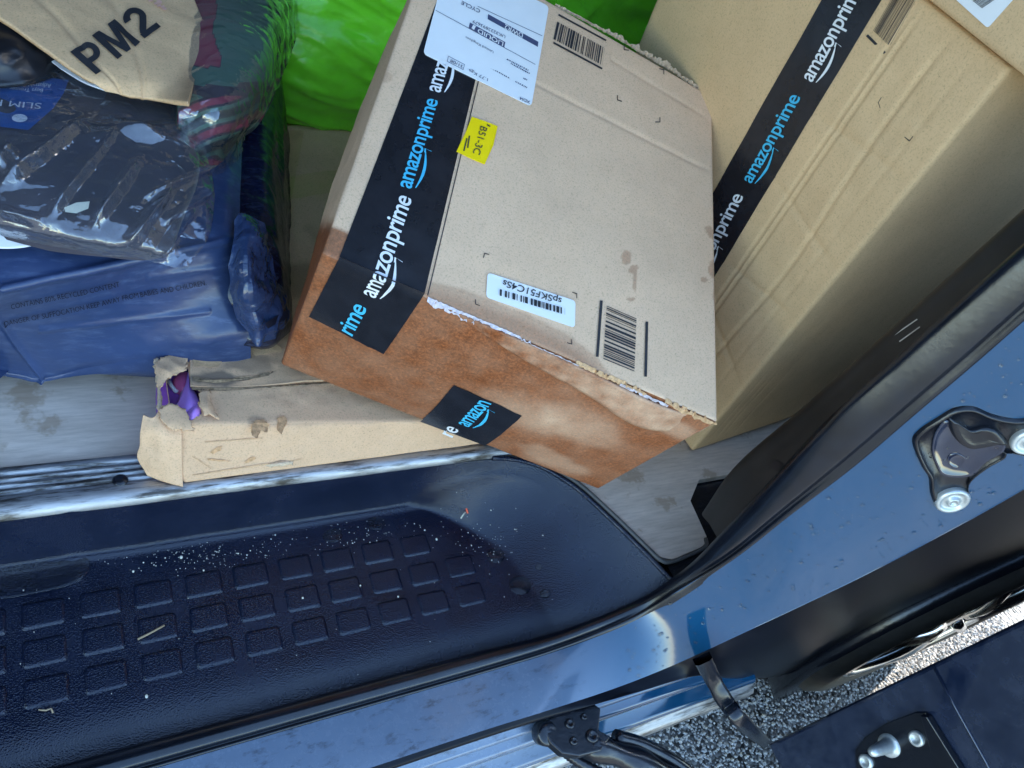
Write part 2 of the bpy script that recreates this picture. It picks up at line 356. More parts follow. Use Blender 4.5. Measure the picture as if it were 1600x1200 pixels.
def surf_mesh(name, s, nu, nv, mat, parent=None, off=0.0, thick=0.0, attr=None, drop=None, hole=None, region=None):
    """grid on a surface, closed with an underside `thick` below (or a skirt down to height drop)"""
    u0, u1, v0, v1 = region or (0, 1, 0, 1)
    V = []; UV = []
    for j in range(nv):
        for i in range(nu):
            u = u0 + (u1 - u0) * i / (nu - 1); v = v0 + (v1 - v0) * j / (nv - 1); UV.append((u, v))
    if isinstance(s, Patch):
        BV = [None] * (nu * nv); rc_ = [[crv(r, u0 + (u1 - u0) * i / (nu - 1)) for r in s.rows] for i in range(nu)]
        for i in range(nu):
            for j in range(nv): BV[j * nu + i] = crv(rc_[i], UV[j * nu + i][1])
    else: BV = [s.base(u, v) for u, v in UV]
    NV = []; DV = []
    for j in range(nv):
        for i in range(nu):
            du = BV[j * nu + min(i + 1, nu - 1)] - BV[j * nu + max(i - 1, 0)]; dv = BV[min(j + 1, nv - 1) * nu + i] - BV[max(j - 1, 0) * nu + i]
            NV.append(du.cross(dv).normalized() * s.flip); k = j * nu + i; DV.append(s.disp(*UV[k], BV[k])); V.append(BV[k] + NV[k] * (DV[k] + off))
    F = grid_faces(nu, nv)
    if s.flip < 0: F = [f[::-1] for f in F]
    if hole: F = [f for f in F if not hole(sum(UV[k][0] for k in f) / 4, sum(UV[k][1] for k in f) / 4)]
    at = {k: [fn(u, v, V[i]) for i, (u, v) in enumerate(UV)] for k, fn in (attr or {}).items()}
    n0 = len(V)
    if thick or drop is not None:
        ring = [i for i in range(nu)] + [j * nu + nu - 1 for j in range(1, nv)] + [(nv - 1) * nu + i for i in range(nu - 2, -1, -1)] + [j * nu for j in range(nv - 2, 0, -1)]
        if drop is not None:
            cen = sum((V[i] for i in ring), Vector()) / len(ring); lay = []
            for k, (fr, ins) in enumerate(((.35, -.004), (.8, .004), (1.0, .02))):
                base = len(V)
                for i in ring:
                    p = V[i]; h = (cen - p); h.z = 0
                    h = h.normalized() if h.length > 1e-6 else Vector()
                    q = p + h * ins; zz = min(p.z - .004, drop); q.z = p.z + (zz - p.z) * fr; V.append(q)
                lay.append(base)
            prev = ring
            for base in lay:
                cur = list(range(base, base + len(ring))); m = len(ring)
                for k in range(m):
                    f = (prev[k], cur[k], cur[(k + 1) % m], prev[(k + 1) % m]); F.append(f if s.flip > 0 else f[::-1])
                prev = cur
            cb_ = sum((V[i] for i in prev), Vector()) / len(prev); V.append(cb_); kc = len(V) - 1; m = len(prev)
            for k in range(m):
                f = (prev[k], kc, prev[(k + 1) % m]); F.append(f if s.flip > 0 else f[::-1])
        else:
            base = len(V)
            V += [BV[k] + NV[k] * (DV[k] + off - thick) for k in range(nu * nv)]
            G = [tuple(k + base for k in f)[::-1] for f in grid_faces(nu, nv)]
            if s.flip < 0: G = [f[::-1] for f in G]
            if hole: G = [f for f in G if not hole(sum(UV[k - base][0] for k in f) / 4, sum(UV[k - base][1] for k in f) / 4)]
            F += G; m = len(ring)
            for k in range(m):
                a, b = ring[k], ring[(k + 1) % m]; f = (a, a + base, b + base, b); F.append(f if s.flip > 0 else f[::-1])
        for k in at: at[k] += [at[k][0]] * (len(V) - n0)
        if drop is None:
            for k in at: at[k] = at[k][:n0] + at[k][:n0]
    if hasattr(s, 'jit'):       # ragged rim
        rr_ = random.Random(nu * 7 + nv)
        for j in range(nv):
            for i in range(nu):
                if i in (0, nu - 1) or j in (0, nv - 1):
                    o_ = Vector((rr_.uniform(-1, 1), rr_.uniform(-1, 1), rr_.uniform(-.3, .3))) * .0014; V[j * nu + i] = V[j * nu + i] + o_
                    if len(V) >= 2 * nu * nv: V[nu * nv + j * nu + i] = V[nu * nv + j * nu + i] + o_
    return mesh_obj(name, V, F, mat, parent, attrs=at)

# cage box: eight corners, rounded edges, dented faces
class CageFace(Surf):
    def __init__(self, cage, axis, side, fa, fb): self.c = cage; self.axis = axis; self.side = side; self.fa = fa; self.fb = fb
    def coords(self, u, v):
        q = [0, 0, 0]; q[self.axis] = self.side; q[self.fa] = u; q[self.fb] = v; return q
    def base(self, u, v): return self.c.tri(*self.coords(u, v))
    def disp(self, u, v, p): return self.c.dent(self.axis, self.side, u, v, p)
class Cage:
    def __init__(self, corners, r=.003, dents=None):
        self.k = corners; self.r = r; self.dents = dents      # corners[(a,b,c)]
        g = lambda *t: corners[t]
        self.len = ((g(1, 0, 0) - g(0, 0, 0)).length, (g(0, 1, 0) - g(0, 0, 0)).length, (g(0, 0, 1) - g(0, 0, 0)).length)
        self.faces = {}
        cen = sum(corners.values(), Vector()) / 8
        for ax in range(3):
            fa, fb = [(1, 2), (0, 2), (0, 1)][ax]
            for s in (0, 1):
                f = CageFace(self, ax, s, fa, fb); f.flip = 1
                n = f.nrm(.5, .5)
                if n.dot(f.base(.5, .5) - cen) < 0: f.flip = -1
                self.faces[(ax, s)] = f
    def tri(self, a, b, c):
        p = Vector()
        for (i, j, k), q in self.k.items(): p += q * ((a if i else 1 - a) * (b if j else 1 - b) * (c if k else 1 - c))
        return p
    def dent(self, ax, s, u, v, p):
        if not self.dents: return 0
        w = min(1, 14 * min(u, 1 - u, v, 1 - v) + .0); w = max(0, w)
        return self.dents(ax, s, u, v, p) * w
    def build(self, name, mat, parent=None, res=None, attr=None, hole=None, fmat=None):
        res = res or {}
        V = []; F = []; AT = {k: [] for k in (attr or {})}
        for (ax, s), f in self.faces.items():
            n, m = res.get((ax, s), (14, 14))
            la, lb = self.len[f.fa], self.len[f.fb]; off = len(V)
            def ticks(n, l):
                e = self.r / l; return [0, e * .35, e] + [e + (1 - 2 * e) * i / (n - 1) for i in range(1, n - 1)] + [1 - e, 1 - e * .35, 1]
            U = ticks(n, la); W = ticks(m, lb)
            for v in W:
                for u in U:
                    q = f.coords(u, v)
                    # round the edges in metric space
                    met = [q[i] * self.len[i] for i in range(3)]; cl = [min(max(met[i], self.r), self.len[i] - self.r) for i in range(3)]
                    d = Vector([met[i] - cl[i] for i in range(3)])
                    if d.length > 1e-9:
                        d = d.normalized() * self.r; met = [cl[i] + d[i] for i in range(3)]
                    p = self.tri(*[met[i] / self.len[i] for i in range(3)])
                    dn = self.dent(ax, s, u, v, p)
                    if dn: p = p + f.nrm(u, v) * dn
                    V.append(p)
                    for k in AT: AT[k].append(attr[k](ax, s, u, v, p))
            nu, nv = len(U), len(W)
            fs = grid_faces(nu, nv, off)
            if f.flip < 0: fs = [t[::-1] for t in fs]
            if hole and hole.get((ax, s)):
                hf = hole[(ax, s)]
                fs = [t for t in fs if not hf(sum(U[(k - off) % nu] for k in t) / 4, sum(W[(k - off) // nu] for k in t) / 4)]
            F += fs
        o = mesh_obj(name, V, F, mat, parent, attrs=AT)
        bm = bmesh.new(); bm.from_mesh(o.data); bmesh.ops.remove_doubles(bm, verts=bm.verts, dist=2e-5); bm.to_mesh(o.data); bm.free()
        o.data.polygons.foreach_set('use_smooth', [True] * len(o.data.polygons))
        return o

# decals: everything is given by the pixel corners it has in the photograph, solved onto the surface
def decal(name, s, quad, mat, parent, off=.0008, nu=8, nv=8, thick=.0006, g=(.5, .5), edge=0.0, rnd=0.0, seed=0):
    q = [Vector((*s.uv(x, y, g), 0)) for x, y in quad]
    rng = random.Random(seed); V = []; F = []
    for j in range(nv):
        for i in range(nu):
            a, b = i / (nu - 1), j / (nv - 1)
            if rnd:     # rounded corners
                pass
            t = q[0] * ((1 - a) * (1 - b)) + q[1] * (a * (1 - b)) + q[2] * (a * b) + q[3] * ((1 - a) * b)
            if edge and (i in (0, nu - 1) or j in (0, nv - 1)): t = t + Vector((rng.uniform(-edge, edge), rng.uniform(-edge, edge), 0))
            V.append(s.P(t.x, t.y, off))
    F = grid_faces(nu, nv)
    n = (V[1] - V[0]).cross(V[nu] - V[0])
    if n.dot(CAM - V[0]) < 0: F = [f[::-1] for f in F]
    return mesh_obj(name, V, F, mat, parent)
def rounded_quad(quad, r, k=5):
    """polygon (pixel space) with rounded corners"""
    P = [Vector((x, y)) for x, y in quad]; out = []
    for i, c in enumerate(P):
        a = (P[i - 1] - c).normalized(); b = (P[(i + 1) % len(P)] - c).normalized()
        for t in range(k + 1):
            t /= k; s = c + a * r * (1 - t) ** 2 + b * r * t ** 2
            out.append((s.x, s.y))
    return out
def poly_decal(name, s, poly, mat, parent, off=.0008, g=(.5, .5), thick=0.0):
    V = [s.P(*s.uv(x, y, g), off) for x, y in poly]; n = len(V)
    nn = Vector()
    for i in range(n): nn += (V[i] - V[0]).cross(V[(i + 1) % n] - V[0])
    F = [tuple(range(n))] if nn.dot(CAM - V[0]) > 0 else [tuple(range(n))[::-1]]
    if thick:
        V += [s.P(*s.uv(x, y, g), off - thick) for x, y in poly]
        F += [(i, (i + 1) % n, n + (i + 1) % n, n + i) for i in range(n)]
    return mesh_obj(name, V, F, mat, parent, smooth=False)
_tc = {}
def subdiv(V, F, mx):
    bm = bmesh.new(); vs_ = [bm.verts.new(v) for v in V]
    for f in F:
        try: bm.faces.new([vs_[k] for k in f])
        except ValueError: pass
    bmesh.ops.triangulate(bm, faces=bm.faces[:])
    for _ in range(5):
        es = [e for e in bm.edges if e.calc_length() > mx]
        if not es: break
        bmesh.ops.subdivide_edges(bm, edges=es, cuts=1, use_grid_fill=False); bmesh.ops.triangulate(bm, faces=[f for f in bm.faces if len(f.verts) > 3])
    bm.verts.index_update(); V = [v.co.copy() for v in bm.verts]; F = [tuple(v.index for v in f.verts) for f in bm.faces]; bm.free(); return V, F
def text_mesh(txt, bold=0.0, spacing=1.0):
    key = (txt, bold, spacing)
    if key not in _tc:
        cu = bpy.data.curves.new('t', 'FONT'); cu.body = txt; cu.size = 1; cu.offset = bold; cu.space_character = spacing; cu.resolution_u = 4
        o = bpy.data.objects.new('t', cu); COL.objects.link(o)
        me = bpy.data.meshes.new_from_object(o.evaluated_get(bpy.context.evaluated_depsgraph_get()))
        V = [v.co.copy() for v in me.vertices]; F = [tuple(p.vertices) for p in me.polygons]
        bpy.data.objects.remove(o); bpy.data.meshes.remove(me); bpy.data.curves.remove(cu)
        _tc[key] = (V, F)
    return _tc[key]
def bar(x0, y0, x1, y1): return ([Vector((x0, y0, 0)), Vector((x1, y0, 0)), Vector((x1, y1, 0)), Vector((x0, y1, 0))], [(0, 1, 2, 3)])
def smile(w):
    V = []; F = []; n = 14
    for i in range(n + 1):
        t = i / n; x = .04 * w + t * .74 * w; y = -.17 - .17 * math.sin(math.pi * t) * (1 - .15 * t) + .06 * t; th = .012 + .05 * math.sin(math.pi * min(1, t * .95 + .04))
        V += [Vector((x, y + th, 0)), Vector((x, y - th, 0))]
    F = [(2 * i, 2 * i + 1, 2 * i + 3, 2 * i + 2) for i in range(n)]
    b = len(V)      # arrow head: two strokes
    ex, ey = .80 * w, -.10
    V += [Vector((ex - .20, ey + .02, 0)), Vector((ex - .18, ey - .035, 0)), Vector((ex + .02, ey - .02, 0)), Vector((ex + .03, ey + .05, 0)), Vector((ex - .05, ey - .28, 0)), Vector((ex - .02, ey - .27, 0))]
    F += [(b, b + 1, b + 2, b + 3), (b + 2, b + 4, b + 5, b + 3)]
    return V, F
def lay(name, s, V, F, p0, p1, pup, wid, hgt, mat, parent, off, g=(.5, .5), clip=None):
    """glyph space (0..wid, 0..hgt) -> pixels p0 (origin), p1 (end of baseline), pup (top of the first letter)"""
    a = Vector((*s.uv(*p0, g), 0)); b = Vector((*s.uv(*p1, g), 0)); c = Vector((*s.uv(*pup, g), 0))
    W = []
    for v in V:
        t = a + (b - a) * (v.x / wid) + (c - a) * (v.y / hgt)
        W.append(s.P(t.x, t.y, off))
    if F:
        f = max(F, key=lambda t: ((W[t[1]] - W[t[0]]).cross(W[t[2]] - W[t[0]])).length)
        if (W[f[1]] - W[f[0]]).cross(W[f[2]] - W[f[0]]).dot(CAM - W[f[0]]) < 0: F = [t[::-1] for t in F]
    return mesh_obj(name, W, F, mat, parent, smooth=False)
def text_px(name, s, txt, p0, p1, pup, mat, parent, off=.0018, bold=0.0, g=(.5, .5), cap=.72, VF=None):
    V, F = VF or text_mesh(txt, bold, 1.0); x0 = min(v.x for v in V); w = max(v.x for v in V) - x0; W = []; gg = g
    for v in V:
        a, b = (v.x - x0) / w, v.y / cap
        x = p0[0] + (p1[0] - p0[0]) * a + (pup[0] - p0[0]) * b; y = p0[1] + (p1[1] - p0[1]) * a + (pup[1] - p0[1]) * b
        gg = s.uv(x, y, gg, 14 if not W else 4); W.append(s.P(*gg, off))
    f = max(F, key=lambda t: ((W[t[1]] - W[t[0]]).cross(W[t[2]] - W[t[0]])).length)
    if (W[f[1]] - W[f[0]]).cross(W[f[2]] - W[f[0]]).dot(CAM - W[f[0]]) < 0: F = [t[::-1] for t in F]
    return mesh_obj(name, W, F, mat, parent, smooth=False)
def text_on(name, s, txt, p0, p1, pup, mat, parent, off=.0014, bold=0.0, g=(.5, .5), cap=.72, spacing=1.0, sub=0):
    V, F = text_mesh(txt, bold, spacing)
    if sub: V, F = subdiv(V, F, sub)
    x0 = min(v.x for v in V); x1 = max(v.x for v in V)
    return lay(name, s, [Vector((v.x - x0, v.y, 0)) for v in V], F, p0, p1, pup, x1 - x0, cap, mat, parent, off, g)
def join_parts(parts):
    V = []; F = []
    for v, f in parts:
        b = len(V); V += v; F += [tuple(k + b for k in t) for t in f]
    return V, F
def wordmark(second=True, first=True):
    """printed word on the parcel tape: heavy lower-case letters with the curved arrow below"""
    parts = []; x = 0
    if first:
        V, F = text_mesh('amazon', .012, .92); x0 = min(v.x for v in V); x1 = max(v.x for v in V)
        parts.append(([Vector((v.x - x0, v.y, 0)) for v in V], F)); w = x1 - x0; parts.append(smile(w)); x = w + .10
    if second:
        V, F = text_mesh('prime', .012, .92); x0 = min(v.x for v in V); x1 = max(v.x for v in V)
        parts.append(([Vector((v.x - x0 + x, v.y, 0)) for v in V], F)); x += x1 - x0
    V, F = join_parts(parts); return V, F, x
def barcode(n, rng, dens=.55):
    x = 0; parts = []
    while x < 1:
        w = rng.choice((.012, .016, .022, .03, .045)); parts.append(bar(x, 0, min(1, x + w), 1)); x += w + rng.choice((.014, .02, .03, .045))
    return join_parts(parts)
def tube(pts, rad, k=10, caps=True):
    V = []; F = []
    rads = rad if isinstance(rad, (list, tuple)) else [rad] * len(pts)
    for i, p in enumerate(pts):
        t = (pts[min(i + 1, len(pts) - 1)] - pts[max(i - 1, 0)]).normalized(); a = t.cross(Vector((0, 0, 1)))
        a = a.normalized() if a.length > 1e-4 else Vector((1, 0, 0)); b = t.cross(a)
        for j in range(k): V.append(p + (a * math.cos(6.28318 * j / k) + b * math.sin(6.28318 * j / k)) * rads[i])
    for i in range(len(pts) - 1):
        for j in range(k): F.append((i * k + j, i * k + (j + 1) % k, (i + 1) * k + (j + 1) % k, (i + 1) * k + j))
    if caps: F += [tuple(range(k))[::-1], tuple(range((len(pts) - 1) * k, len(pts) * k))]
    return V, F
def box_vf(lo, hi):
    (x0, y0, z0), (x1, y1, z1) = lo, hi
    V = [Vector(t) for t in ((x0, y0, z0), (x1, y0, z0), (x1, y1, z0), (x0, y1, z0), (x0, y0, z1), (x1, y0, z1), (x1, y1, z1), (x0, y1, z1))]
    return V, [(0, 3, 2, 1), (4, 5, 6, 7), (0, 1, 5, 4), (1, 2, 6, 5), (2, 3, 7, 6), (3, 0, 4, 7)]
def bevel(o, w, seg=2):
    m = o.modifiers.new('bevel', 'BEVEL'); m.width = w; m.segments = seg; m.limit_method = 'ANGLE'; return o
def lathe(profile, c, axis, k=28):
    """profile (r, h) turned about axis at c"""
    axis = axis.normalized(); a = axis.cross(Vector((0, 0, 1))); a = a.normalized() if a.length > .1 else Vector((1, 0, 0)); b = axis.cross(a)
    V = []; F = []
    for r, h in profile:
        for j in range(k): V.append(c + axis * h + (a * math.cos(2 * math.pi * j / k) + b * math.sin(2 * math.pi * j / k)) * r)
    for i in range(len(profile) - 1):
        for j in range(k): F.append((i * k + j, i * k + (j + 1) % k, (i + 1) * k + (j + 1) % k, (i + 1) * k + j))
    F.append(tuple(range((len(profile) - 1) * k, len(profile) * k)))
    return V, F

# ================================================================== the street
g = mesh_obj('ground', [(-60, -60, ZG), (60, -60, ZG), (60, 60, ZG), (-60, 60, ZG)], [(0, 1, 2, 3)], 'asphalt', smooth=False); tag(g, kind='structure')
V = []; F = []; rng = random.Random(3)
ico = [Vector(t).normalized() for t in ((1, 0, 0), (-1, 0, 0), (0, 1, 0), (0, -1, 0), (0, 0, 1), (0, 0, -1))]
icf = [(0, 2, 4), (2, 1, 4), (1, 3, 4), (3, 0, 4), (2, 0, 5), (1, 2, 5), (3, 1, 5), (0, 3, 5)]
for _ in range(16000):
    x = rng.uniform(.45, 2.1); y = rng.uniform(-.48, -.10); r = rng.uniform(.0018, .005)
    c = Vector((x, y, ZG + r * .25)); a = rng.uniform(0, 6.28); ca, sa = math.cos(a), math.sin(a); b = len(V)
    for t in ico:
        t = Vector((t.x * rng.uniform(.7, 1.3), t.y * rng.uniform(.7, 1.3), t.z * rng.uniform(.5, .9))) * r
        V.append(c + Vector((t.x * ca - t.y * sa, t.x * sa + t.y * ca, t.z)))
    F += [tuple(k + b for k in f) for f in icf]
tag(mesh_obj('gravel', V, F, 'stone', smooth=False), 'loose wet gravel on the street below the sill', 'gravel', kind='stuff')

# ================================================================== the van
van = empty('van', (0, 0, ZG), 'blue-black van with an open side doorway, grey load floor and black step tray', 'van')
# body shell around the doorway (mostly beyond the frame; it roofs and shades the load space)
def slab(name, lo, hi, mat, parent=van):
    o = mesh_obj(name, *box_vf(lo, hi), mat, parent, smooth=False); return o
slab('roof', (-2.6, .10, 1.90), (2.25, 1.62, 1.94), 'interior')
slab('far_wall', (-2.6, 1.60, -.2), (2.25, 1.64, 1.90), 'interior')
slab('bulkhead', (-1.15, -.10, .0), (-1.10, 1.60, 1.90), 'interior')
slab('rear_wall', (2.20, -.12, .0), (2.24, 1.60, 1.90), 'interior')
slab('door_header', (-1.1, .06, 1.76), (2.2, .12, 1.90), 'paint_blueblack')
slab('rear_side', (1.16, -.06, -.02), (2.2, -.03, 1.90), 'trim_plastic')
slab('front_side', (-2.6, -.24, -.25), (-.75, -.18, 1.90), 'paint_blueblack')
slab('rear_quarter', (1.90, -.235, .24), (2.25, -.07, 1.90), 'paint_blueblack')
slab('underbody', (-2.4, -.18, -.22), (1.25, 1.5, -.17), 'black_metal')

# load floor: grey plywood sheet whose edge follows the step
rim_xy = [Vector(t) for t in ((-.70, .083), (.30, .083), (.47, .083), (.53, .078), (.572, .060), (.600, .034), (.618, .010), (.645, -.04), (.667, -.085), (.681, -.117), (.690, -.1365))]
STRIP_Y = at_z(0, 741, ZF).y
fl = [(-.95, STRIP_Y, ZF), (.50, STRIP_Y, ZF), (.56, .100, ZF)] + [(p.x + .010, p.y + .006, ZF) for p in rim_xy[4:9]] + [(.688, -.100, ZF), (.705, -.106, ZF), (.766, -.098, ZF), (.778, -.086, ZF), (.784, -.03, ZF), (.82, .0, ZF), (2.1, .0, ZF), (2.1, 1.58, ZF), (-.95, 1.58, ZF)]
n = len(fl); V = [Vector(p) for p in fl] + [Vector((p[0], p[1], ZF - .012)) for p in fl]
floor = mesh_obj('load_floor', V, [tuple(range(n)), tuple(range(n, 2 * n))[::-1]] + [(i, n + i, n + (i + 1) % n, (i + 1) % n) for i in range(n)], 'plywood', van, smooth=False)
# pale bead round the floor corner
bead = [Vector((p[0], p[1], ZF + .001)) for p in fl[3:12]]
mesh_obj('floor_edging', *tube([crv(bead, i / 40) + Vector((-.004, -.003, 0)) for i in range(41)], .0028, 8), 'interior', van)
slab('floor_frame', (.705, -.15, -.02), (.95, .20, ZF - .016), 'black_metal')

# ribbed aluminium threshold strip (extruded profile)
def extrude(name, prof, xs, mat, parent=van, wob=0.0):
    V = []; F = []; m = len(prof)
    for i, x in enumerate(xs):
        for (y, z) in prof: V.append(Vector((x, y, z + wob * nz((x, y, z), 9))))
    F = [(i * m + j, i * m + j + 1, (i + 1) * m + j + 1, (i + 1) * m + j) for i in range(len(xs) - 1) for j in range(m - 1)]
    o = mesh_obj(name, V, [f[::-1] for f in F], mat, parent); return o
prof = [(STRIP_Y + .006, ZF - .004), (STRIP_Y + .005, ZF + .004), (STRIP_Y, ZF + .0048)]
y = STRIP_Y - .003
while y > .108:
    prof += [(y, ZF + .0045), (y - .0006, ZF + .0028), (y - .0034, ZF + .0028), (y - .0040, ZF + .0045)]; y -= .0072
prof += [(.103, ZF + .0048), (.098, ZF + .0055), (.0925, ZF + .0055), (.088, ZF + .004), (.0845, ZF + .000), (.0835, ZF - .006), (.083, ZF - .012)]
strip = extrude('threshold_strip', prof, [-.7 + 1.25 * i / 60 for i in range(61)], 'aluminium', wob=.0006)
rv = at_z(188, 751, ZF + .004)
mesh_obj('rivet', *lathe([(.0075, -.002), (.0075, .0008), (.0060, .0022), (.003, .003), (.0005, .0031)], rv, Vector((0, 0, 1)), 16), 'black_metal', strip)

# moulded step tray
def seg_dist(p):
    best = 9
    for a, b in zip(rim_xy, rim_xy[1:]):
        ab = b - a; t = max(0, min(1, (p - a).dot(ab) / ab.length_squared)); best = min(best, (p - a - ab * t).length)
    return best
def rim_y(x):
    for a, b in zip(rim_xy, rim_xy[1:]):
        if x <= b.x: return a.y + (b.y - a.y) * (x - a.x) / (b.x - a.x)
    return rim_xy[-1].y
rim_s = [crv([Vector((p.x, p.y, 0)) for p in rim_xy], i / 60) for i in range(61)]
rim_xy = [Vector((p.x, p.y)) for p in rim_s]
def tray_z(x, y):
    d = seg_dist(Vector((x, y)))
    k = sstep(.40, .60, x) ; w = .013 + .135 * k
    t = min(1, d / w)
    h = (1 - t) * (1 - k) + k * ((1 - t) ** 2.2)
    z = (ZF - .006) * h
    # small fillet bead at the foot of the back wall
    if k < 1: z += (1 - k) * .0035 * math.exp(-((d - .0145) / .004) ** 2)
    z -= .012 * sstep(-.080, -.142, y) ** 2 * sstep(.66, .5, x)
    z += .0012 * nz((x, y, 0), 16)
    # moulded rib across the wall and floor at the left joint
    z += .003 * math.exp(-((x - .03) / .006) ** 2) * sstep(.03, .05, y) * .5
    return z
NXT, NYT = 330, 90; V = []
for j in range(NYT):
    for i in range(NXT):
        x = -.70 + (1.389) * i / (NXT - 1); t = j / (NYT - 1); t = 1 - (1 - t) ** 1.35
        yt = rim_y(x); y = -.1415 + (yt + .1415) * t; V.append(Vector((x, y, tray_z(x, y))))
tray = mesh_obj('step_tray', V, grid_faces(NXT, NYT), 'tray_plastic', van)
# tray rim bead on the diagonal end
rb = [Vector((p.x, p.y, ZF - .004)) for p in rim_xy if p.x > .5]
mesh_obj('rim_bead', *tube([p + Vector((.002, .001, 0)) for p in rb], .0035, 8), 'tray_plastic', tray)
# raised tread pads, one by one, sharing one mesh
PT, ASP = .05, .7776
def pad_mesh():
    w, h = .0368 / 2, .0275 / 2; V = []; F = []; k = 4
    def ring(ins, z, r):
        out = []
        for cx, cy, a0 in ((w - ins - r, h - ins - r, 0), (-(w - ins - r), h - ins - r, 90), (-(w - ins - r), -(h - ins - r), 180), (w - ins - r, -(h - ins - r), 270)):
            for q in range(k): a = math.radians(a0 + 90 * q / (k - 1)); out.append(Vector((cx + r * math.cos(a), cy + r * math.sin(a), z)))
        return out
    R = [ring(-.0012, -.0015, .004), ring(-.0002, .0002, .004), ring(.0014, .0018, .003), ring(.0024, .0022, .0025), ring(.0036, .0022, .002)]
    for r in R: V += r
    m = 4 * k
    for a in range(len(R) - 1):
        for j in range(m): F.append((a * m + j, a * m + (j + 1) % m, (a + 1) * m + (j + 1) % m, (a + 1) * m + j))
    F.append(tuple(range((len(R) - 1) * m, len(R) * m)))
    return V, F
pv, pf = pad_mesh(); pad0 = None
for ci in range(-3, 10):
    for rj in range(3):
        if (ci == 9 and rj == 0): continue
        cx = ci * PT; cy = -rj * PT * ASP + .0275 / 2; zz = tray_z(cx, cy) + (-.0006 if ci == 9 or (ci == 8 and rj == 0) else 0)
        if pad0 is None:
            o = mesh_obj('tread_pad', pv, pf, 'tray_plastic'); pad0 = o
        else:
            o = pad0.copy(); o.parent = None; COL.objects.link(o)
        o.location = (cx, cy, zz); adopt(o, tray)

# ---- door jamb: seal, painted sill and pillar, as lofts through surveyed stations
Lp = lambda x, y, z: Vector((x, y, z))
c0 = [Lp(-.7, -.138, .010), Lp(-.2, -.138, .010), Lp(.2, -.138, .010), Lp(.42, -.138, .010), at_y(880, 984, -.138), at_y(1000, 938, -.137), at_y(1062, 900, -.135), at_y(1120, 840, -.13), at_y(1200, 757, -.125), at_y(1300, 657, -.12), at_y(1400, 568, -.115), at_y(1500, 478, -.11), at_y(1620, 370, -.105), at_y(1800, 215, -.10), at_y(2000, 60, -.095)]
c1 = [Lp(-.7, -.160, .001), Lp(-.2, -.160, .001), Lp(.2, -.160, .001), Lp(.42, -.160, .001), at_y(880, 1014, -.16), at_y(985, 972, -.16), at_y(1065, 925, -.16), at_y(1150, 871, -.16), at_y(1240, 800, -.158), at_y(1334, 727, -.155), at_y(1430, 645, -.15), at_y(1530, 560, -.145), at_y(1650, 455, -.14), at_y(1830, 300, -.135), at_y(2030, 140, -.13)]
NS = len(c0) - 1
def seal_rows():
    rows = []
    for t, h in ((-.02, -.006), (.0, .001), (.12, .006), (.32, .0095), (.5, .010), (.66, .0085), (.76, .003), (.82, .002), (.90, .0045), (1.0, .0025), (1.03, -.006)):
        row = []
        for k in range(NS + 1):
            a, b = c0[k], c1[k]; tn = (c0[min(k + 1, NS)] - c0[max(k - 1, 0)]).normalized(); nn = tn.cross(b - a).normalized()
            if nn.dot(CAM - a) < 0: nn = -nn
            row.append(a + (b - a) * t + nn * h)
        rows.append(row)
    return rows
def loft(name, rows, nu, nsub, mat, parent, disp=None):
    R = [[crv(r, i / (nu - 1)) for i in range(nu)] for r in rows]; V = []; m = (len(R) - 1) * nsub + 1
    for j in range(m):
        for i in range(nu):
            p = crv([R[k][i] for k in range(len(R))], j / (m - 1))
            if disp: p = p + disp(i / (nu - 1), j / (m - 1), p)
            V.append(p)
    F = grid_faces(nu, m); o = mesh_obj(name, V, F, mat, parent); 
    f = F[len(F) // 2]; n = (V[f[1]] - V[f[0]]).cross(V[f[3]] - V[f[0]])
    if n.dot(CAM - V[f[0]]) < 0: o.data.flip_normals()
    return o
seal = loft('door_seal', seal_rows(), 220, 3, 'rubber', van, lambda u, v, p: Vector((0, 0, .0006)) * nz(p, 30))
# painted sill and pillar
c2 = [Lp(-.7, -.219, 0), Lp(-.2, -.219, 0), Lp(.2, -.219, 0), Lp(.40, -.219, 0), at_y(850, 1112, -.22), at_y(965, 1074, -.22), at_y(1060, 1036, -.221), at_y(1160, 990, -.224), at_y(1250, 948, -.228), at_y(1350, 900, -.231), at_y(1450, 848, -.234), at_y(1560, 788, -.236), at_y(1700, 705, -.237), at_y(1900, 580, -.238), at_y(2100, 450, -.24)]
c12 = [a * .5 + b * .5 for a, b in zip(c1, c2)]
for k in range(8, 15): c12[k] = c12[k] + (CAM - c12[k]).normalized() * .006
pillar = Patch([c1, c12, c2])
def jamb_rows():
    return [[p + (c2[i] - p).normalized() * -.004 for i, p in enumerate(c1)], c1, c12, [c1[i] * .06 + c2[i] * .94 for i in range(NS + 1)], c2]
sill = loft('painted_sill', jamb_rows(), 240, 6, 'paint_worn', van)
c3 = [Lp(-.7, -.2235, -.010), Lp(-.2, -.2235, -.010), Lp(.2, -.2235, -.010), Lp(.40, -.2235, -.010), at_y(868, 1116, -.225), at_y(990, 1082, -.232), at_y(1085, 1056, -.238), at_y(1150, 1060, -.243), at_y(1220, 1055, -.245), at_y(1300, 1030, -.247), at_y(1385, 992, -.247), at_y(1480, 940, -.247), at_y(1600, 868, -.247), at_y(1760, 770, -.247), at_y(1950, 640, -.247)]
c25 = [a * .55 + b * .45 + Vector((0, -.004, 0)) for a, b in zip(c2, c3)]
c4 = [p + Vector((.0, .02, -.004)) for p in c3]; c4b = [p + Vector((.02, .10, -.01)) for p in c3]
skirt = loft('body_side', [c2, c25, c3, c4, c4b], 200, 5, 'paint_shaded', van)
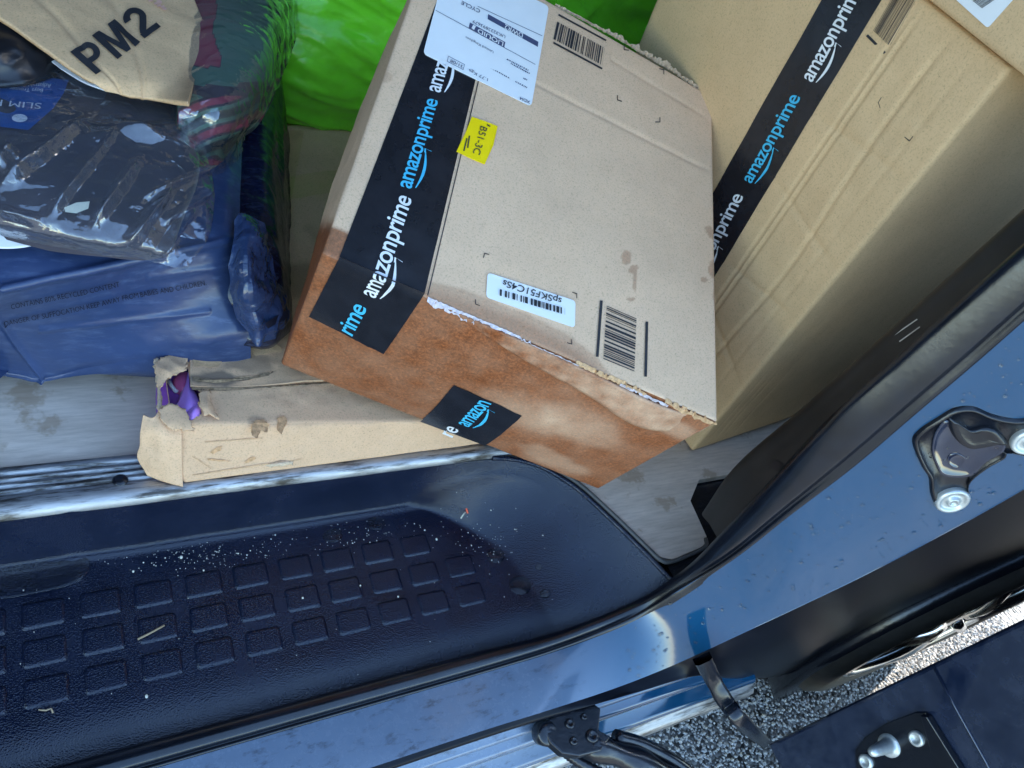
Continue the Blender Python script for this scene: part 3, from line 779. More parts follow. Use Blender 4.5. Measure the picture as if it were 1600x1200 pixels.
# pillar trim inside the seal
t0 = [a + (b - a) * .05 for a, b in zip(c0, c1)][7:]
t1 = [at_y(1098, 800, -.078), at_y(1150, 727, -.076), at_y(1250, 640, -.075), at_y(1350, 551, -.074), at_y(1450, 461, -.073), at_y(1610, 317, -.072), at_y(1800, 150, -.07), at_y(2000, -30, -.068)]
t2 = [p + Vector((.05, .004, 0)) for p in t1]
trim = loft('pillar_trim', [t0, [a * .5 + b * .5 + (CAM - a).normalized() * .002 for a, b in zip(t0, t1)], t1, t2], 60, 6, 'trim_plastic', van)
TR = Patch([t0, t1])
poly_decal('trim_slot', TR, [(1215 + 8 * math.cos(a) * .8 + 5 * math.sin(a), 728 + 7 * math.sin(a) * .7 - 5 * math.cos(a)) for a in [2 * math.pi * i / 12 for i in range(12)]], 'dark_patch', trim, .0025)
for k, ((xa, ya), (xb, yb)) in enumerate((((1392, 530), (1436, 500)), ((1172, 724), (1198, 697)), ((1408, 535), (1440, 512)))):
    poly_decal('scratch', TR, [(xa, ya), (xb, yb), (xb + 1.2, yb + 1.5), (xa + 1.2, ya + 1.5)], 'bolt_zinc', trim, .0026)
slab('dark_gap_fill', (.755, -.10, -.02), (.86, -.01, .045), 'black_metal')  # added black block; the dark hole beside the pillar put in as colour

# catch recess on the pillar with its two bolts
def polar(name, s, outline, rings, mat, parent, g=(.7, .5)):
    cx = sum(p[0] for p in outline) / len(outline); cy = sum(p[1] for p in outline) / len(outline)
    V = []; F = []; m = len(outline)
    for f, off in rings:
        for (x, y) in outline: V.append(s.P(*s.uv(cx + (x - cx) * f, cy + (y - cy) * f, g), off))
    for a in range(len(rings) - 1):
        for j in range(m): F.append((a * m + j, a * m + (j + 1) % m, (a + 1) * m + (j + 1) % m, (a + 1) * m + j))
    F.append(tuple(range((len(rings) - 1) * m, len(rings) * m)))
    nn = (V[1] - V[0]).cross(V[m] - V[0])
    o = mesh_obj(name, V, F, mat, parent)
    if nn.dot(CAM - V[0]) < 0: o.data.flip_normals()
    return o
if pillar.nrm(.7, .5).dot(CAM - pillar.base(.7, .5)) < 0: pillar.flip = -1
def smooth_loop(pts, n):
    P = [Vector((x, y)) for x, y in pts]; m = len(P); out = []
    for i in range(n):
        t = i / n * m; k = int(t); q = cr(P[k - 1], P[k % m], P[(k + 1) % m], P[(k + 2) % m], t - k); out.append((q.x, q.y))
    return out
outl = smooth_loop([(1427, 690), (1437, 672), (1470, 650), (1492, 638), (1520, 636), (1550, 648), (1585, 655), (1625, 655), (1640, 690), (1615, 708), (1575, 703), (1568, 712), (1540, 728), (1512, 752), (1510, 778), (1490, 795), (1466, 790), (1455, 770), (1452, 745), (1440, 725)], 90)
catch = polar('catch_recess', pillar, outl, [(1.03, -.001), (1.0, .0035), (.965, .0048), (.93, .0035), (.89, .0008), (.6, .0006), (.2, .0006)], 'black_metal', van)
inner = smooth_loop([(1462, 672), (1480, 655), (1500, 672), (1520, 690), (1560, 672), (1570, 700), (1540, 720), (1515, 742), (1475, 742), (1462, 725), (1455, 700)], 60)
polar('catch_bowl', pillar, inner, [(1.0, .001), (.97, .0028), (.92, .0014), (.5, .0011), (.2, .0011)], 'paint_blueblack', catch)
wave = [(1482, 650), (1500, 660), (1515, 668), (1535, 664), (1555, 668), (1568, 682), (1572, 690), (1560, 690), (1535, 695), (1515, 697), (1500, 690), (1490, 680), (1484, 668)]
polar('catch_rib', pillar, smooth_loop(wave, 50), [(1.05, .0), (1.0, .004), (.85, .0065), (.6, .005), (.2, .005)], 'black_metal', catch)
polar('catch_disc', pillar, smooth_loop([(1480, 712), (1492, 706), (1506, 712), (1506, 722), (1494, 730), (1482, 724)], 30), [(1.0, .001), (.95, .0024), (.85, .0016), (.2, .0016)], 'paint_blueblack', catch)
for (bx, by) in ((1486, 778), (1606, 686)):
    q = pillar.uv(bx, by, (.7, .5)); c = pillar.P(*q, .002); nn = pillar.nrm(*q)
    sc_ = (c - CAM).length / FPX * 22
    bolt = mesh_obj('bolt', *lathe([(sc_, -.002), (sc_, .0025), (sc_ * .92, .0045), (sc_ * .74, .0045), (sc_ * .70, .0025), (sc_ * .40, .0025), (sc_ * .36, .0055), (sc_ * .30, .0060), (sc_ * .18, .006), (sc_ * .15, .0045), (sc_ * .02, .0045)], c, nn, 28), 'bolt_zinc', catch)

# sliding rail under the sill
for nm, prof, mat in (
    ('rail_channel', [(-.2225, -.012), (-.2235, -.022), (-.205, -.026), (-.2, -.034), (-.228, -.036), (-.231, -.040), (-.229, -.045), (-.212, -.048), (-.212, -.056), (-.236, -.058), (-.240, -.062), (-.240, -.078)], 'paint_worn'),
    ('rail_step', [(-.240, -.078), (-.214, -.082), (-.216, -.118), (-.2485, -.124), (-.253, -.128), (-.254, -.134)], 'paint_worn'),
    ('rail_flange', [(-.254, -.134), (-.256, -.137), (-.262, -.140), (-.266, -.146), (-.266, -.168), (-.262, -.172), (-.20, -.174)], 'aluminium')):
    extrude(nm, prof, [-.7 + 1.62 * i / 90 for i in range(91)], mat, wob=.0012)

# door roller bracket and arm
brk = empty('roller_arm', at_z(900, 1140, -.03)); adopt(brk, van)
po = [(848, 1132), (866, 1118), (905, 1102), (925, 1098), (938, 1108), (935, 1140), (952, 1152), (938, 1172), (905, 1180), (880, 1176), (862, 1160)]
V = [at_z(x, y, -.016) for x, y in po]; n = len(V)
for dz, ins in ((-.002, 1.04), (-.012, 1.04)):
    cc = sum(V[:n], Vector()) / n; V += [cc + (p - cc) * ins + Vector((0, 0, dz)) for p in V[:n]]
F = [tuple(range(n))] + [(k * n + i, (k + 1) * n + i, (k + 1) * n + (i + 1) % n, k * n + (i + 1) % n) for k in range(2) for i in range(n)]
o = mesh_obj('plate', V, F, 'black_metal', brk, smooth=False); o.data.flip_normals() if o.data.polygons[0].normal.z < 0 else None; bevel(o, .0015)
for (x, y, r) in ((890, 1131, .006), (912, 1120, .004), (925, 1150, .008), (896, 1158, .005)):
    mesh_obj('stud', *lathe([(r, -.004), (r, .0015), (r * .8, .003), (r * .45, .003), (r * .4, .0018), (.0003, .0018)], at_z(x, y, -.0155), Vector((0, 0, 1)), 16), 'black_metal', brk)
mesh_obj('roller', *lathe([(.012, -.012), (.014, -.008), (.014, .006), (.011, .010), (.001, .010)], at_z(852, 1146, -.026), Vector((0, -.4, 1)), 20), 'rubber', brk)
arm_pts = [at_z(915, 1162, -.03), at_z(985, 1186, -.045), at_z(1060, 1225, -.07), at_z(1160, 1300, -.12)]
mesh_obj('arm', *tube([crv(arm_pts, i / 20) for i in range(21)], [.016 + .002 * math.sin(i) for i in range(21)], 12), 'black_metal', brk)
arm2 = [at_z(962, 1150, -.035), at_z(1010, 1166, -.05), at_z(1075, 1206, -.075), at_z(1170, 1290, -.12)]
mesh_obj('link', *tube([crv(arm2, i / 20) for i in range(21)], .0085, 10), 'black_metal', brk)
arm3 = [at_z(880, 1172, -.045), at_z(905, 1190, -.05), at_z(950, 1215, -.06)]
mesh_obj('spring', *tube([crv(arm3, i / 20) for i in range(21)], [.006 + .0015 * (i % 2) for i in range(21)], 10), 'black_metal', brk)
# cable strap from the sill to the door foot
st = [at_y(1098, 1030, -.236), at_y(1112, 1058, -.250), at_y(1135, 1098, -.280), at_y(1168, 1136, -.310), at_y(1210, 1172, -.336)]
sp = [crv(st, i / 24) for i in range(25)]
V = []; F = []
for i, p in enumerate(sp):
    t = (sp[min(i + 1, 24)] - sp[max(i - 1, 0)]).normalized(); s_ = t.cross((CAM - p).normalized()).normalized(); up = s_.cross(t).normalized()
    w = .0105 + .001 * nz(p, 60); h = .005
    for a, b in ((-1, -1), (-1, .6), (-.6, 1), (.6, 1), (1, .6), (1, -1)): V.append(p + s_ * w * a + up * h * b)
F = [(i * 6 + j, i * 6 + (j + 1) % 6, (i + 1) * 6 + (j + 1) % 6, (i + 1) * 6 + j) for i in range(24) for j in range(6)]
mesh_obj('door_strap', V, F, 'rubber', van)

# the slid-back door: its leading edge with the locating pin
DX = 1.0
door = empty('sliding_door', (DX, -.37, -.264)); adopt(door, van)
o = mesh_obj('door_panel', *box_vf((DX, -.56, -.264), (1.95, -.3335, 1.30)), 'paint_blueblack', door, smooth=False); bevel(o, .006, 3)
mesh_obj('edge_ridge', *tube([at_x(1458, 1040, DX - .001), at_x(1495, 1110, DX - .001), at_x(1540, 1190, DX - .001), at_x(1560, 1230, DX - .001)], .0018, 8), 'paint_blueblack', door)
def xpoly(name, po, d0, d1, mat, parent):
    V = [at_x(x, y, DX) + Vector((-d1, 0, 0)) for x, y in po] + [at_x(x, y, DX) + Vector((-d0, 0, 0)) for x, y in po]; n = len(po)
    o = mesh_obj(name, V, [tuple(range(n))] + [(i, n + i, n + (i + 1) % n, (i + 1) % n) for i in range(n)], mat, parent, smooth=False)
    if o.data.polygons[0].normal.x > 0: o.data.flip_normals()
    bevel(o, .0012); return o
plate = xpoly('latch_plate', [(1340, 1200), (1338, 1172), (1352, 1152), (1385, 1130), (1432, 1112), (1448, 1112), (1462, 1128), (1510, 1215), (1400, 1235)], 0, .004, 'black_metal', door)
xpoly('plate_flange', [(1446, 1114), (1456, 1116), (1512, 1205), (1498, 1210), (1462, 1170)], .002, .012, 'black_metal', door)
def xl(name, x, y, prof, mat): return mesh_obj(name, *lathe(prof, at_x(x, y, DX) + Vector((-.004, 0, 0)), Vector((-1, .05, .15)), 24), mat, plate)
xl('locating_pin', 1393, 1163, [(.016, -.002), (.016, .003), (.0125, .004), (.010, .006), (.0095, .014), (.0075, .040), (.006, .046), (.003, .049), (.0003, .0495)], 'bolt_zinc')
for (x, y) in ((1436, 1152), (1357, 1188)):
    xl('bolt', x, y, [(.0105, -.002), (.0105, .004), (.0085, .006), (.006, .006), (.0052, .003), (.0004, .003)], 'bolt_zinc')

# rear wheel seen in the gap between body and door
WC = Vector((1.47, -.216, -.155)); wheel = empty('wheel', WC); adopt(wheel, van)
ax = Vector((0, -1, 0))
mesh_obj('tyre', *lathe([(.24, -.05), (.31, -.05), (.325, -.02), (.325, .035), (.315, .055), (.29, .066), (.25, .064), (.235, .055), (.232, .0)], WC, ax, 64), 'tyre', wheel)
rim = mesh_obj('rim', *lathe([(.234, .0), (.236, .060), (.226, .064), (.222, .050), (.205, .030), (.09, .034), (.07, .05), (.05, .056), (.01, .058)], WC, ax, 64), 'rim', wheel)
for k in range(7):
    a = 2 * math.pi * k / 7 + .3; u = Vector((math.cos(a), 0, math.sin(a))); w = Vector((-u.z, 0, u.x))
    pts = [WC + u * r + ax * h for r, h in ((.06, .054), (.12, .06), (.18, .058), (.225, .052))]
    mesh_obj('spoke', *tube([crv(pts, i / 8) for i in range(9)], .014, 8), 'rim', rim)
mesh_obj('wheel_arch', *lathe([(.36, -.02), (.37, .03), (.375, .045)], WC, ax, 48), 'black_metal', van).data.flip_normals()

# ================================================================== parcels
def at_d(x, y, depth):
    d = ray(x, y); return CAM + d * (depth / d.dot(_f))
def decal_uv(name, s, q, mat, parent, off=.0008, nu=8, nv=20, edge=0, seed=1):
    q = [Vector((*t, 0)) for t in q]; V = []; rng = random.Random(seed)
    for j in range(nv):
        for i in range(nu):
            a, b = i / (nu - 1), j / (nv - 1)
            t = q[0] * ((1 - a) * (1 - b)) + q[1] * (a * (1 - b)) + q[2] * (a * b) + q[3] * ((1 - a) * b)
            V.append(s.P(t.x, t.y, off))
    F = grid_faces(nu, nv)
    if (V[1] - V[0]).cross(V[nu] - V[0]).dot(CAM - V[0]) < 0: F = [f[::-1] for f in F]
    return mesh_obj(name, V, F, mat, parent)
def line_decal(name, s, a, b, w, mat, parent, off=.0010, g=(.5, .5)):
    a = Vector(a); b = Vector(b); n = (b - a).normalized(); n = Vector((-n.y, n.x)) * w / 2
    return poly_decal(name, s, [tuple(a + n), tuple(b + n), tuple(b - n), tuple(a - n)], mat, parent, off, g)
def corner_mark(s, x, y, d1, d2, parent, l=8, g=(.5, .5)):
    d1 = Vector(d1).normalized(); d2 = Vector(d2).normalized(); c = Vector((x, y)); w = 1.3
    po = [c, c + d1 * l, c + d1 * l + d2 * w, c + d1 * w + d2 * w, c + d2 * l + d1 * w, c + d2 * l]
    poly_decal('printed_corner', s, [tuple(p) for p in po], 'ink_black', parent, .0010, g)

# ---- the wet taped carton in the middle
A = at_d(502, 396, .661); B = at_d(1122, 660, .804); E_ = at_d(438, 570, .832); F_ = at_d(935, 765, .978); C_ = at_x(1113, 150, .772)
nrm = (B - A).cross(C_ - A); dd = ray(677, -104); D_ = CAM + dd * ((A - CAM).dot(nrm) / dd.dot(nrm))
Eb, Fb = E_, F_; Cb = C_ + (F_ - B) * .95; Db = D_ + (E_ - A) * .95
KB = {(0, 0, 0): A, (1, 0, 0): B, (1, 1, 0): C_, (0, 1, 0): D_, (0, 0, 1): Eb, (1, 0, 1): Fb, (1, 1, 1): Cb, (0, 1, 1): Db}
def main_dents(ax, s, u, v, p):
    d = .0022 * fbm(p, 9, 3)
    if (ax, s) == (2, 0):
        x, y = pix(p)
        # pressed fold lines across the lid
        for (x0, y0, x1, y1, w, k) in ((840, 132, 1125, 275, 3.0, .0012), (960, 95, 1115, 190, 3, .0008)):
            t = abs((x1 - x0) * (y0 - y) - (x0 - x) * (y1 - y0)) / math.hypot(x1 - x0, y1 - y0)
            if x > x0 - 5: d -= k * math.exp(-(t / w) ** 2)
    if (ax, s) == (1, 0): d = .006 * fbm(p, 7, 5) + .0012 * fbm(p, 60, 5) + .012 * math.sin(math.pi * u) * math.sin(math.pi * v) * .6
    if (ax, s) == (0, 0): d = .012 * math.sin(math.pi * u) * math.sin(math.pi * v) + .004 * fbm(p, 14, 1)
    return d
main = Cage(KB, .0035, main_dents)
def yb(x):
    P = [(490, 345), (515, 352), (545, 364), (600, 398), (668, 440), (700, 450), (760, 466), (830, 492), (880, 518), (930, 554), (960, 590), (1000, 614), (1130, 668)]
    for (xa, ya), (xb, yb_) in zip(P, P[1:]):
        if x <= xb: return ya + (yb_ - ya) * (x - xa) / (xb - xa)
    return 700
def ga(x, y, cx, cy, rx, ry, ang=0):
    c, s = math.cos(ang), math.sin(ang); dx, dy = x - cx, y - cy; a = dx * c + dy * s; b = -dx * s + dy * c
    return math.exp(-(a / rx) ** 2 - (b / ry) ** 2)
def wet_main(ax, s, u, v, p):
    x, y = pix(p); n = fbm(p, 30, 2)
    if (ax, s) == (2, 0):
        t = y - yb(x) + 9 * n
        w = sstep(-2, 4, t) * (.34 + .25 * sstep(4, 26, t)) + .42 * math.exp(-(t / 3.0) ** 2) * .35
        if x < 545: w = max(w, sstep(-2, 5, t) * .85)
        b = max(ga(x, y, 979, 403, 9, 13), ga(x, y, 990, 420, 10, 7, -.5), ga(x, y, 992, 438, 4, 20), ga(x, y, 985, 468, 8, 4))
        b = max(b, ga(x, y, 1112, 365, 16, 7, .9), ga(x, y, 1116, 420, 10, 16), ga(x, y, 1100, 437, 7, 5), ga(x, y, 1118, 460, 4, 30))
        w = max(w, .42 * sstep(.44, .49, b + .15 * n))
        w = max(w, .25 * sstep(.5, .6, ga(x, y, 602, 120, 16, 12) + .2 * n))
        return w
    if (ax, s) == (1, 0):
        w = .92 + .16 * n
        n2 = fbm(p, 16, 8, 4); w -= .32 * sstep(.20, .95, ga(x, y, 910, 668, 85, 30, .40) + .55 * n2) + .30 * sstep(.25, .9, ga(x, y, 810, 640, 100, 34, .4) + .5 * n2) + .32 * sstep(.3, .8, ga(x, y, 1040, 662, 80, 20, .42) + .5 * n2) + .25 * sstep(.3, .8, ga(x, y, 860, 716, 60, 18, .4) + .5 * n2)
        return max(.1, min(1, w))
    if (ax, s) == (0, 0): return sstep(330, 365, y + 14 * n) * .95
    return .5
mb = empty('taped_carton', Eb + Vector((.1, .1, 0)), 'large carton with black tape, white address label and wet brown front', 'box', 'cardboard boxes in the van')
main.build('carton_body', 'kraft_pale', mb, res={(2, 0): (190, 190), (1, 0): (170, 70), (0, 0): (60, 40)}, attr={'wet': wet_main, 'dirt': lambda *a: 0.0})
TOP = main.faces[(2, 0)]; FR = main.faces[(1, 0)]
tp = decal('tape_strip', TOP, [(530, 402), (663, 459), (785, -50), (700, -45)], 'tape_black', mb, .0007, 10, 60, g=(.15, .3))
tf = decal('tape_strip', FR, [(530, 403), (663, 460), (602, 544), (483, 494)], 'tape_black', mb, .0009, 10, 16, g=(.15, .3))
tf2 = decal('tape_strip', FR, [(711, 592), (817, 640), (757, 697), (656, 660)], 'tape_black', mb, .0009, 10, 10, g=(.5, .8))
line_decal('seam', TOP, (668, 462), (752, 108), 1.6, 'ink_black', mb, .0004, g=(.2, .5))
def cap(p0, v): return (p0[0] + v[0], p0[1] + v[1])
V, Fw, w = wordmark()
lay('print', TOP, V, Fw, (641, 297), (684, 158), (614, 290), w, .72, 'ink_cyan', tp, .0015, (.2, .4))
Va, Fa, wa = wordmark(second=False)
lay('print', TOP, Va, Fa, (687, 146), (708, 74), (660, 139), wa, .72, 'ink_white', tp, .0015, (.2, .6))
class Wrap(Surf):      # lid and front side unfolded into one sheet
    k = main.len[1] / main.len[2]
    def base(self, u, v): return TOP.base(u, v) if v >= 0 else FR.base(u, -v * self.k)
    def P(self, u, v, off=0.0):
        w_ = max(0, 1 - abs(v) * main.len[1] / .007); f_, q = (TOP, (u, v)) if v >= 0 else (FR, (u, -v * self.k)); b_ = f_.base(*q)
        n_ = (f_.nrm(*q) + (FR if v >= 0 else TOP).nrm(u, .02) * w_ * .95).normalized()
        return b_ + n_ * (f_.disp(*q, b_) + off + .0012 * w_)
WR = Wrap()
V, Fw, w = wordmark(); V, Fw = subdiv(V, Fw, .09)
q0 = FR.uv(586, 465, (.2, .3)); q1 = TOP.uv(642, 313, (.2, .2)); qu = FR.uv(557, 453, (.15, .3))
a_ = Vector((q0[0], -q0[1] / WR.k, 0)); b_ = Vector((q1[0], q1[1], 0)); c_ = Vector((qu[0], -qu[1] / WR.k, 0))
Wv = []
for v in V:
    t = a_ + (b_ - a_) * (v.x / w) + (c_ - a_) * (v.y / .72); Wv.append(WR.P(t.x, t.y, .0019))
Fw = [f if (Wv[f[1]] - Wv[f[0]]).cross(Wv[f[2]] - Wv[f[0]]).dot(CAM - Wv[f[0]]) > 0 else f[::-1] for f in Fw]
mesh_obj('print', Wv, Fw, 'ink_white', tp, smooth=False)
text_on('print', FR, 'rime', (552, 519), (574, 480), (526, 507), 'ink_cyan', tf, .0017, .012, (.2, .5), spacing=.92)
lay('print', FR, Va, Fa, (733, 661), (771, 619), (708, 651), wa, .72, 'ink_cyan', tf2, .0017, (.5, .8))
text_on('print', FR, 'ne', (706, 686), (718, 667), (682, 676), 'ink_white', tf2, .0017, .012, (.5, .9), spacing=.92)
# address label
lab = poly_decal('address_label', TOP, rounded_quad([(661, 84), (829, 168), (857, 11), (700, -66)], 7), 'label_white', mb, .0014, (.3, .7), .0006)
def lt(txt, p0, p1, up, mat='ink_slate', bold=0, cap_=.72): text_on('print', TOP, txt, p0, p1, cap(p0, up), mat, lab, .0024, bold, (.3, .7), cap_)
def lq(q, mat='ink_slate', off=.0019): poly_decal('print', TOP, q, mat, lab, off, (.3, .7))
lq([(761.4, 24.2), (840, 67), (839.3, 75), (760.8, 32)]); lt('DWR2', (816, 55), (788, 40), (-1.6, 7), 'ink_white', .012)
lq([(733.3, 36.8), (788.5, 67.8), (786.8, 76), (731.2, 45)]); lt('LIQUID', (785.5, 68.2), (746, 46.5), (-1.3, 6.5), 'ink_white', .015)
poly_decal('print', TOP, [(742.5, 43), (739.5, 49), (735.5, 46), (738, 41)], 'ink_white', lab, .0024, (.3, .7))
lt('UK3222893679', (788.5, 58), (738, 33.3), (-1, 4.6)); lt('CYCLE', (749.2, 18), (720.5, 3.6), (-1.4, 5.6), bold=.008)
lt('United Kingdom', (770, 82), (727, 58.5), (-.8, 3.6)); lt('XDI4', (826.7, 160.5), (811, 153.5), (-.9, 4.6), bold=.006)
lt('1.77 Kgs', (761.4, 124.5), (732.3, 109.5), (-1, 4.6)); lt('31/08', (722.7, 104), (703.3, 94), (-1, 4.6))
for a, b in (((680, 18), (835, 103)), ((745, 12), (846, 58)), ((700, 89), (698, 97)), ((698, 97), (723, 110)), ((723, 110), (725, 102)), ((700, 89), (725, 102))):
    line_decal('print', TOP, a, b, .7, 'ink_slate', lab, .0019, (.3, .7))
rng = random.Random(4)
for (xa, ya, xb, yb_) in ((822, 139, 765, 107), (822, 127, 816, 124), (826, 117, 797, 101), (824, 112, 790, 94)):      # address lines, too small to read
    t = 0; L_ = math.hypot(xb - xa, yb_ - ya)
    while t < L_:
        s_ = rng.uniform(1, 2.6); q = lambda k: (xa + (xb - xa) * min(1, k / L_), ya + (yb_ - ya) * min(1, k / L_))
        line_decal('print', TOP, q(t), q(t + s_), 2.0, 'ink_slate', lab, .0019, (.3, .7)); t += s_ + rng.uniform(.8, 1.6)
# yellow sticker
yl = poly_decal('yellow_sticker', TOP, [(737, 183), (757, 190), (777, 198), (770, 228), (757, 257), (735, 248), (713, 237), (720, 222), (727, 208)], 'sticker_yellow', mb, .0016, (.3, .5), .0006)
text_on('print', TOP, 'B51-3C', (750, 198), (738, 240), (761, 202), 'ink_black', yl, .0024, .0, (.3, .5))
for (a, b) in (((729, 217), (724, 237)), ((733, 213), (730, 232)), ((765, 199), (760, 196))): line_decal('print', TOP, a, b, 2, 'ink_black', yl, .0022, (.3, .5))
# white barcode label
bl = poly_decal('barcode_label', TOP, rounded_quad([(761, 427), (898, 471), (897, 513), (759, 465)], 6), 'label_white', mb, .0014, (.5, .15), .0006)
text_on('print', TOP, 'spSKF51C4Ss', (876, 468), (785, 439), (874, 478), 'ink_black', bl, .0024, .008, (.5, .15))
Vb, Fb_ = barcode(1, random.Random(11)); lay('print', TOP, Vb, Fb_, (779.5, 453.5), (880.5, 483.5), (779, 463.5), 1, 1, 'ink_black', bl, .0024, (.5, .15))
# printed barcodes and register marks
for (p0, p1, pu, sd, bars_) in (((864, 62), (940, 103), (870, 35), 5, ((872, 24, 946.5, 64, 2.6), (864, 67.5, 940, 108.5, 2.8))), ((942, 561), (947.5, 475), (990.6, 581), 8, ((939, 470, 932.5, 558, 4.2), (1010, 503, 1008, 589, 4.2)))):
    Vb, Fb_ = barcode(1, random.Random(sd)); lay('printed_barcode', TOP, Vb, Fb_, p0, p1, pu, 1, 1, 'ink_black', mb, .0010, (.7, .5))
    for (x0, y0, x1, y1, w_) in bars_: line_decal('printed_bar', TOP, (x0, y0), (x1, y1), w_, 'ink_black', mb, .0010, (.7, .5))
for (x, y, a, b) in ((756, 396, (1, .25), (-.3, 1)), (901, 459, (-1, -.3), (0, 1)), (742, 476, (1, .35), (0, -1)), (893, 539, (-1, -.3), (0, -1)), (974, 79, (1, .1), (0, -1)), (1037, 109, (-1, -.2), (0, 1)), (963, 158, (1, .3), (0, -1)), (1031, 192, (-1, 0), (0, -1))):
    corner_mark(TOP, x, y, a, b, mb, 8, (.6, .4))
# torn paper along the back edge and along the wet front edge
rng = random.Random(12)
def fringe(name, s, a, b, w0, w1, mat, parent, off, n=40, g=(.5, .5), inner=3, side=1, thick=.0015):
    a = Vector(a); b = Vector(b); t = (b - a).normalized(); nn = Vector((t.y, -t.x)) * side; out = []; inn = []
    for i in range(n + 1):
        f = i / n; e = math.sin(math.pi * min(1, max(0, f))) ** .4
        out.append(a + (b - a) * f + nn * (w0 + (w1 - w0) * max(0, .45 + 1.1 * nz((i * .33 + n, a.x * .01, 0), 1.0) + .35 * rng.random() - .15)) * (.25 + .75 * e) + t * rng.uniform(-1, 1)); inn.append(a + (b - a) * f - nn * inner * (.6 + .4 * rng.random()))
    V = []; F = []
    for p in out + inn: V.append(s.P(*s.uv(p.x, p.y, g), off + rng.uniform(-.0006, .0006)))
    m = n + 1; F = [(i, i + 1, m + i + 1, m + i) for i in range(n)]
    k = len(V); V += [v + Vector((0, 0, -thick)) for v in V]; F += [tuple(q + k for q in f)[::-1] for f in F] + [(i + 1, i, k + i, k + i + 1) for i in range(n)]
    if (V[1] - V[0]).cross(V[m] - V[0]).dot(CAM - V[0]) < 0: F = [f[::-1] for f in F]
    return mesh_obj(name, V, F, mat, parent, smooth=False)
fringe('torn_edge', TOP, (868, 6), (948, 48), 0, 3, 'torn_paper', mb, .0, 40, (.7, .95), 2)
fringe('torn_edge', TOP, (946, 46), (1064, 116), 0, 8, 'torn_paper', mb, .0, 60, (.9, .95), 2)
fringe('torn_edge', TOP, (1060, 115), (1113, 150), 0, 5, 'torn_paper', mb, .0, 30, (.95, .95), 2)
fringe('torn_edge', FR, (668, 467), (800, 523), 0, 7, 'torn_lilac', mb, .0015, 40, (.4, .1), 1.5, -1)
fringe('torn_edge', FR, (790, 519), (905, 570), 0, 4, 'torn_lilac', mb, .0015, 40, (.5, .1), 1.5, -1)
fringe('torn_edge', FR, (900, 566), (1010, 614), 0, 4, 'torn_kraft', mb, .0015, 40, (.7, .1), 2, -1)
fringe('torn_edge', FR, (970, 597), (1045, 631), 0, 9, 'torn_lilac', mb, .0018, 30, (.8, .1), 0, -1)
fringe('torn_edge', FR, (1040, 626), (1120, 661), 0, 6, 'torn_kraft', mb, .0018, 30, (.9, .1), 2, -1)
band = Patch([[FR.P(*FR.uv(x, y, (.7, .2)), o_) for x, y, o_ in r] for r in ([(700, 482, .001), (820, 532, .003), (930, 582, .004), (1030, 628, .005), (1118, 668, .006)], [(710, 490, .001), (815, 552, .003), (915, 607, .005), (1000, 655, .007), (1092, 688, .010)])])
if band.nrm(.5, .5).dot(CAM - band.base(.5, .5)) < 0: band.flip = -1
surf_mesh('lid_flap', band, 60, 10, 'kraft_pale', mb, thick=.003, attr={'wet': lambda u, v, p: max(.15, min(1, .88 - .50 * u + .5 * fbm(p, 60, 3))), 'dirt': lambda u, v, p: 0.0})

# ---- tall carton standing against the pillar
O = at_z(1080, 706, ZF + .001); Hh = Vector((-.1267, -.0235, .9917)).normalized(); Tt = Vector((.096, -.9953, -.0113)).normalized(); Nn = Hh.cross(Tt).normalized()
wT, hT, dT = .4435, .632, .30
def rc(a, b, c): return O - Tt * (a * wT) + Hh * (b * hT) + Nn * (c * dT)
KR = {(a, b, c): rc(a, b, c) for a in (0, 1) for b in (0, 1) for c in (0, 1)}
def right_dents(ax, s, u, v, p):
    d = .0025 * fbm(p, 8, 7)
    if (ax, s) == (2, 0):
        for c, w, k in ((.232, .0035, .0022), (.252, .0035, .0022), (.135 + .012 * math.sin(v * 9), .005, .0022), (.075, .004, .001)): d -= k * math.exp(-((u - c) / w) ** 2)
        for v0, sl, w, k in ((.30, .25, .006, .002), (.44, -.15, .006, .0016), (.62, .1, .006, .0014), (.78, -.1, .008, .0014), (.20, .35, .006, .0018)): d -= k * math.exp(-((v - v0 - sl * (u - .2)) / w) ** 2) * sstep(.45, .2, u)
        d += .0012 * fbm(p, 40, 2) * sstep(.3, .1, u)
    if (ax, s) == (0, 0):
        for v0 in (.07, .12, .16, .25): d -= .0007 * math.exp(-((v - v0 - .02 * u) / .004) ** 2) * sstep(.6, .1, u)
    return d
right = Cage(KR, .005, right_dents)
rbx = empty('tall_carton', O, 'tall plain carton with one black tape stripe standing by the door pillar', 'box', 'cardboard boxes in the van')
right.build('carton_body', 'kraft_tan', rbx, res={(2, 0): (160, 170), (0, 0): (60, 120)}, attr={'wet': lambda *a: 0.0, 'dirt': lambda *a: 0.0})
RF_ = right.faces[(2, 0)]
tr_ = decal_uv('tape_strip', RF_, [(.283, .02), (.452, .02), (.474, .995), (.333, .995)], 'tape_black', rbx, .0009, 16, 120)
V, Fw, w = wordmark()
lay('print', RF_, V, Fw, (1175, 287), (1253, 152), (1157, 277), w, .72, 'ink_cyan', tr_, .0018, (.38, .5))
lay('print', RF_, V, Fw, (1270, 129), (1353, -20), (1250, 117), w, .72, 'ink_white', tr_, .0018, (.38, .8))
lay('print', RF_, V, Fw, (1090, 440), (1163, 307), (1073, 430), w, .72, 'ink_white', tr_, .0018, (.38, .3))
Vb, Fb_ = barcode(1, random.Random(21)); lay('printed_barcode', RF_, Vb, Fb_, (1366, 48), (1390, 71), (1406, -22), 1, 1, 'ink_black', rbx, .0012, (.25, .9))
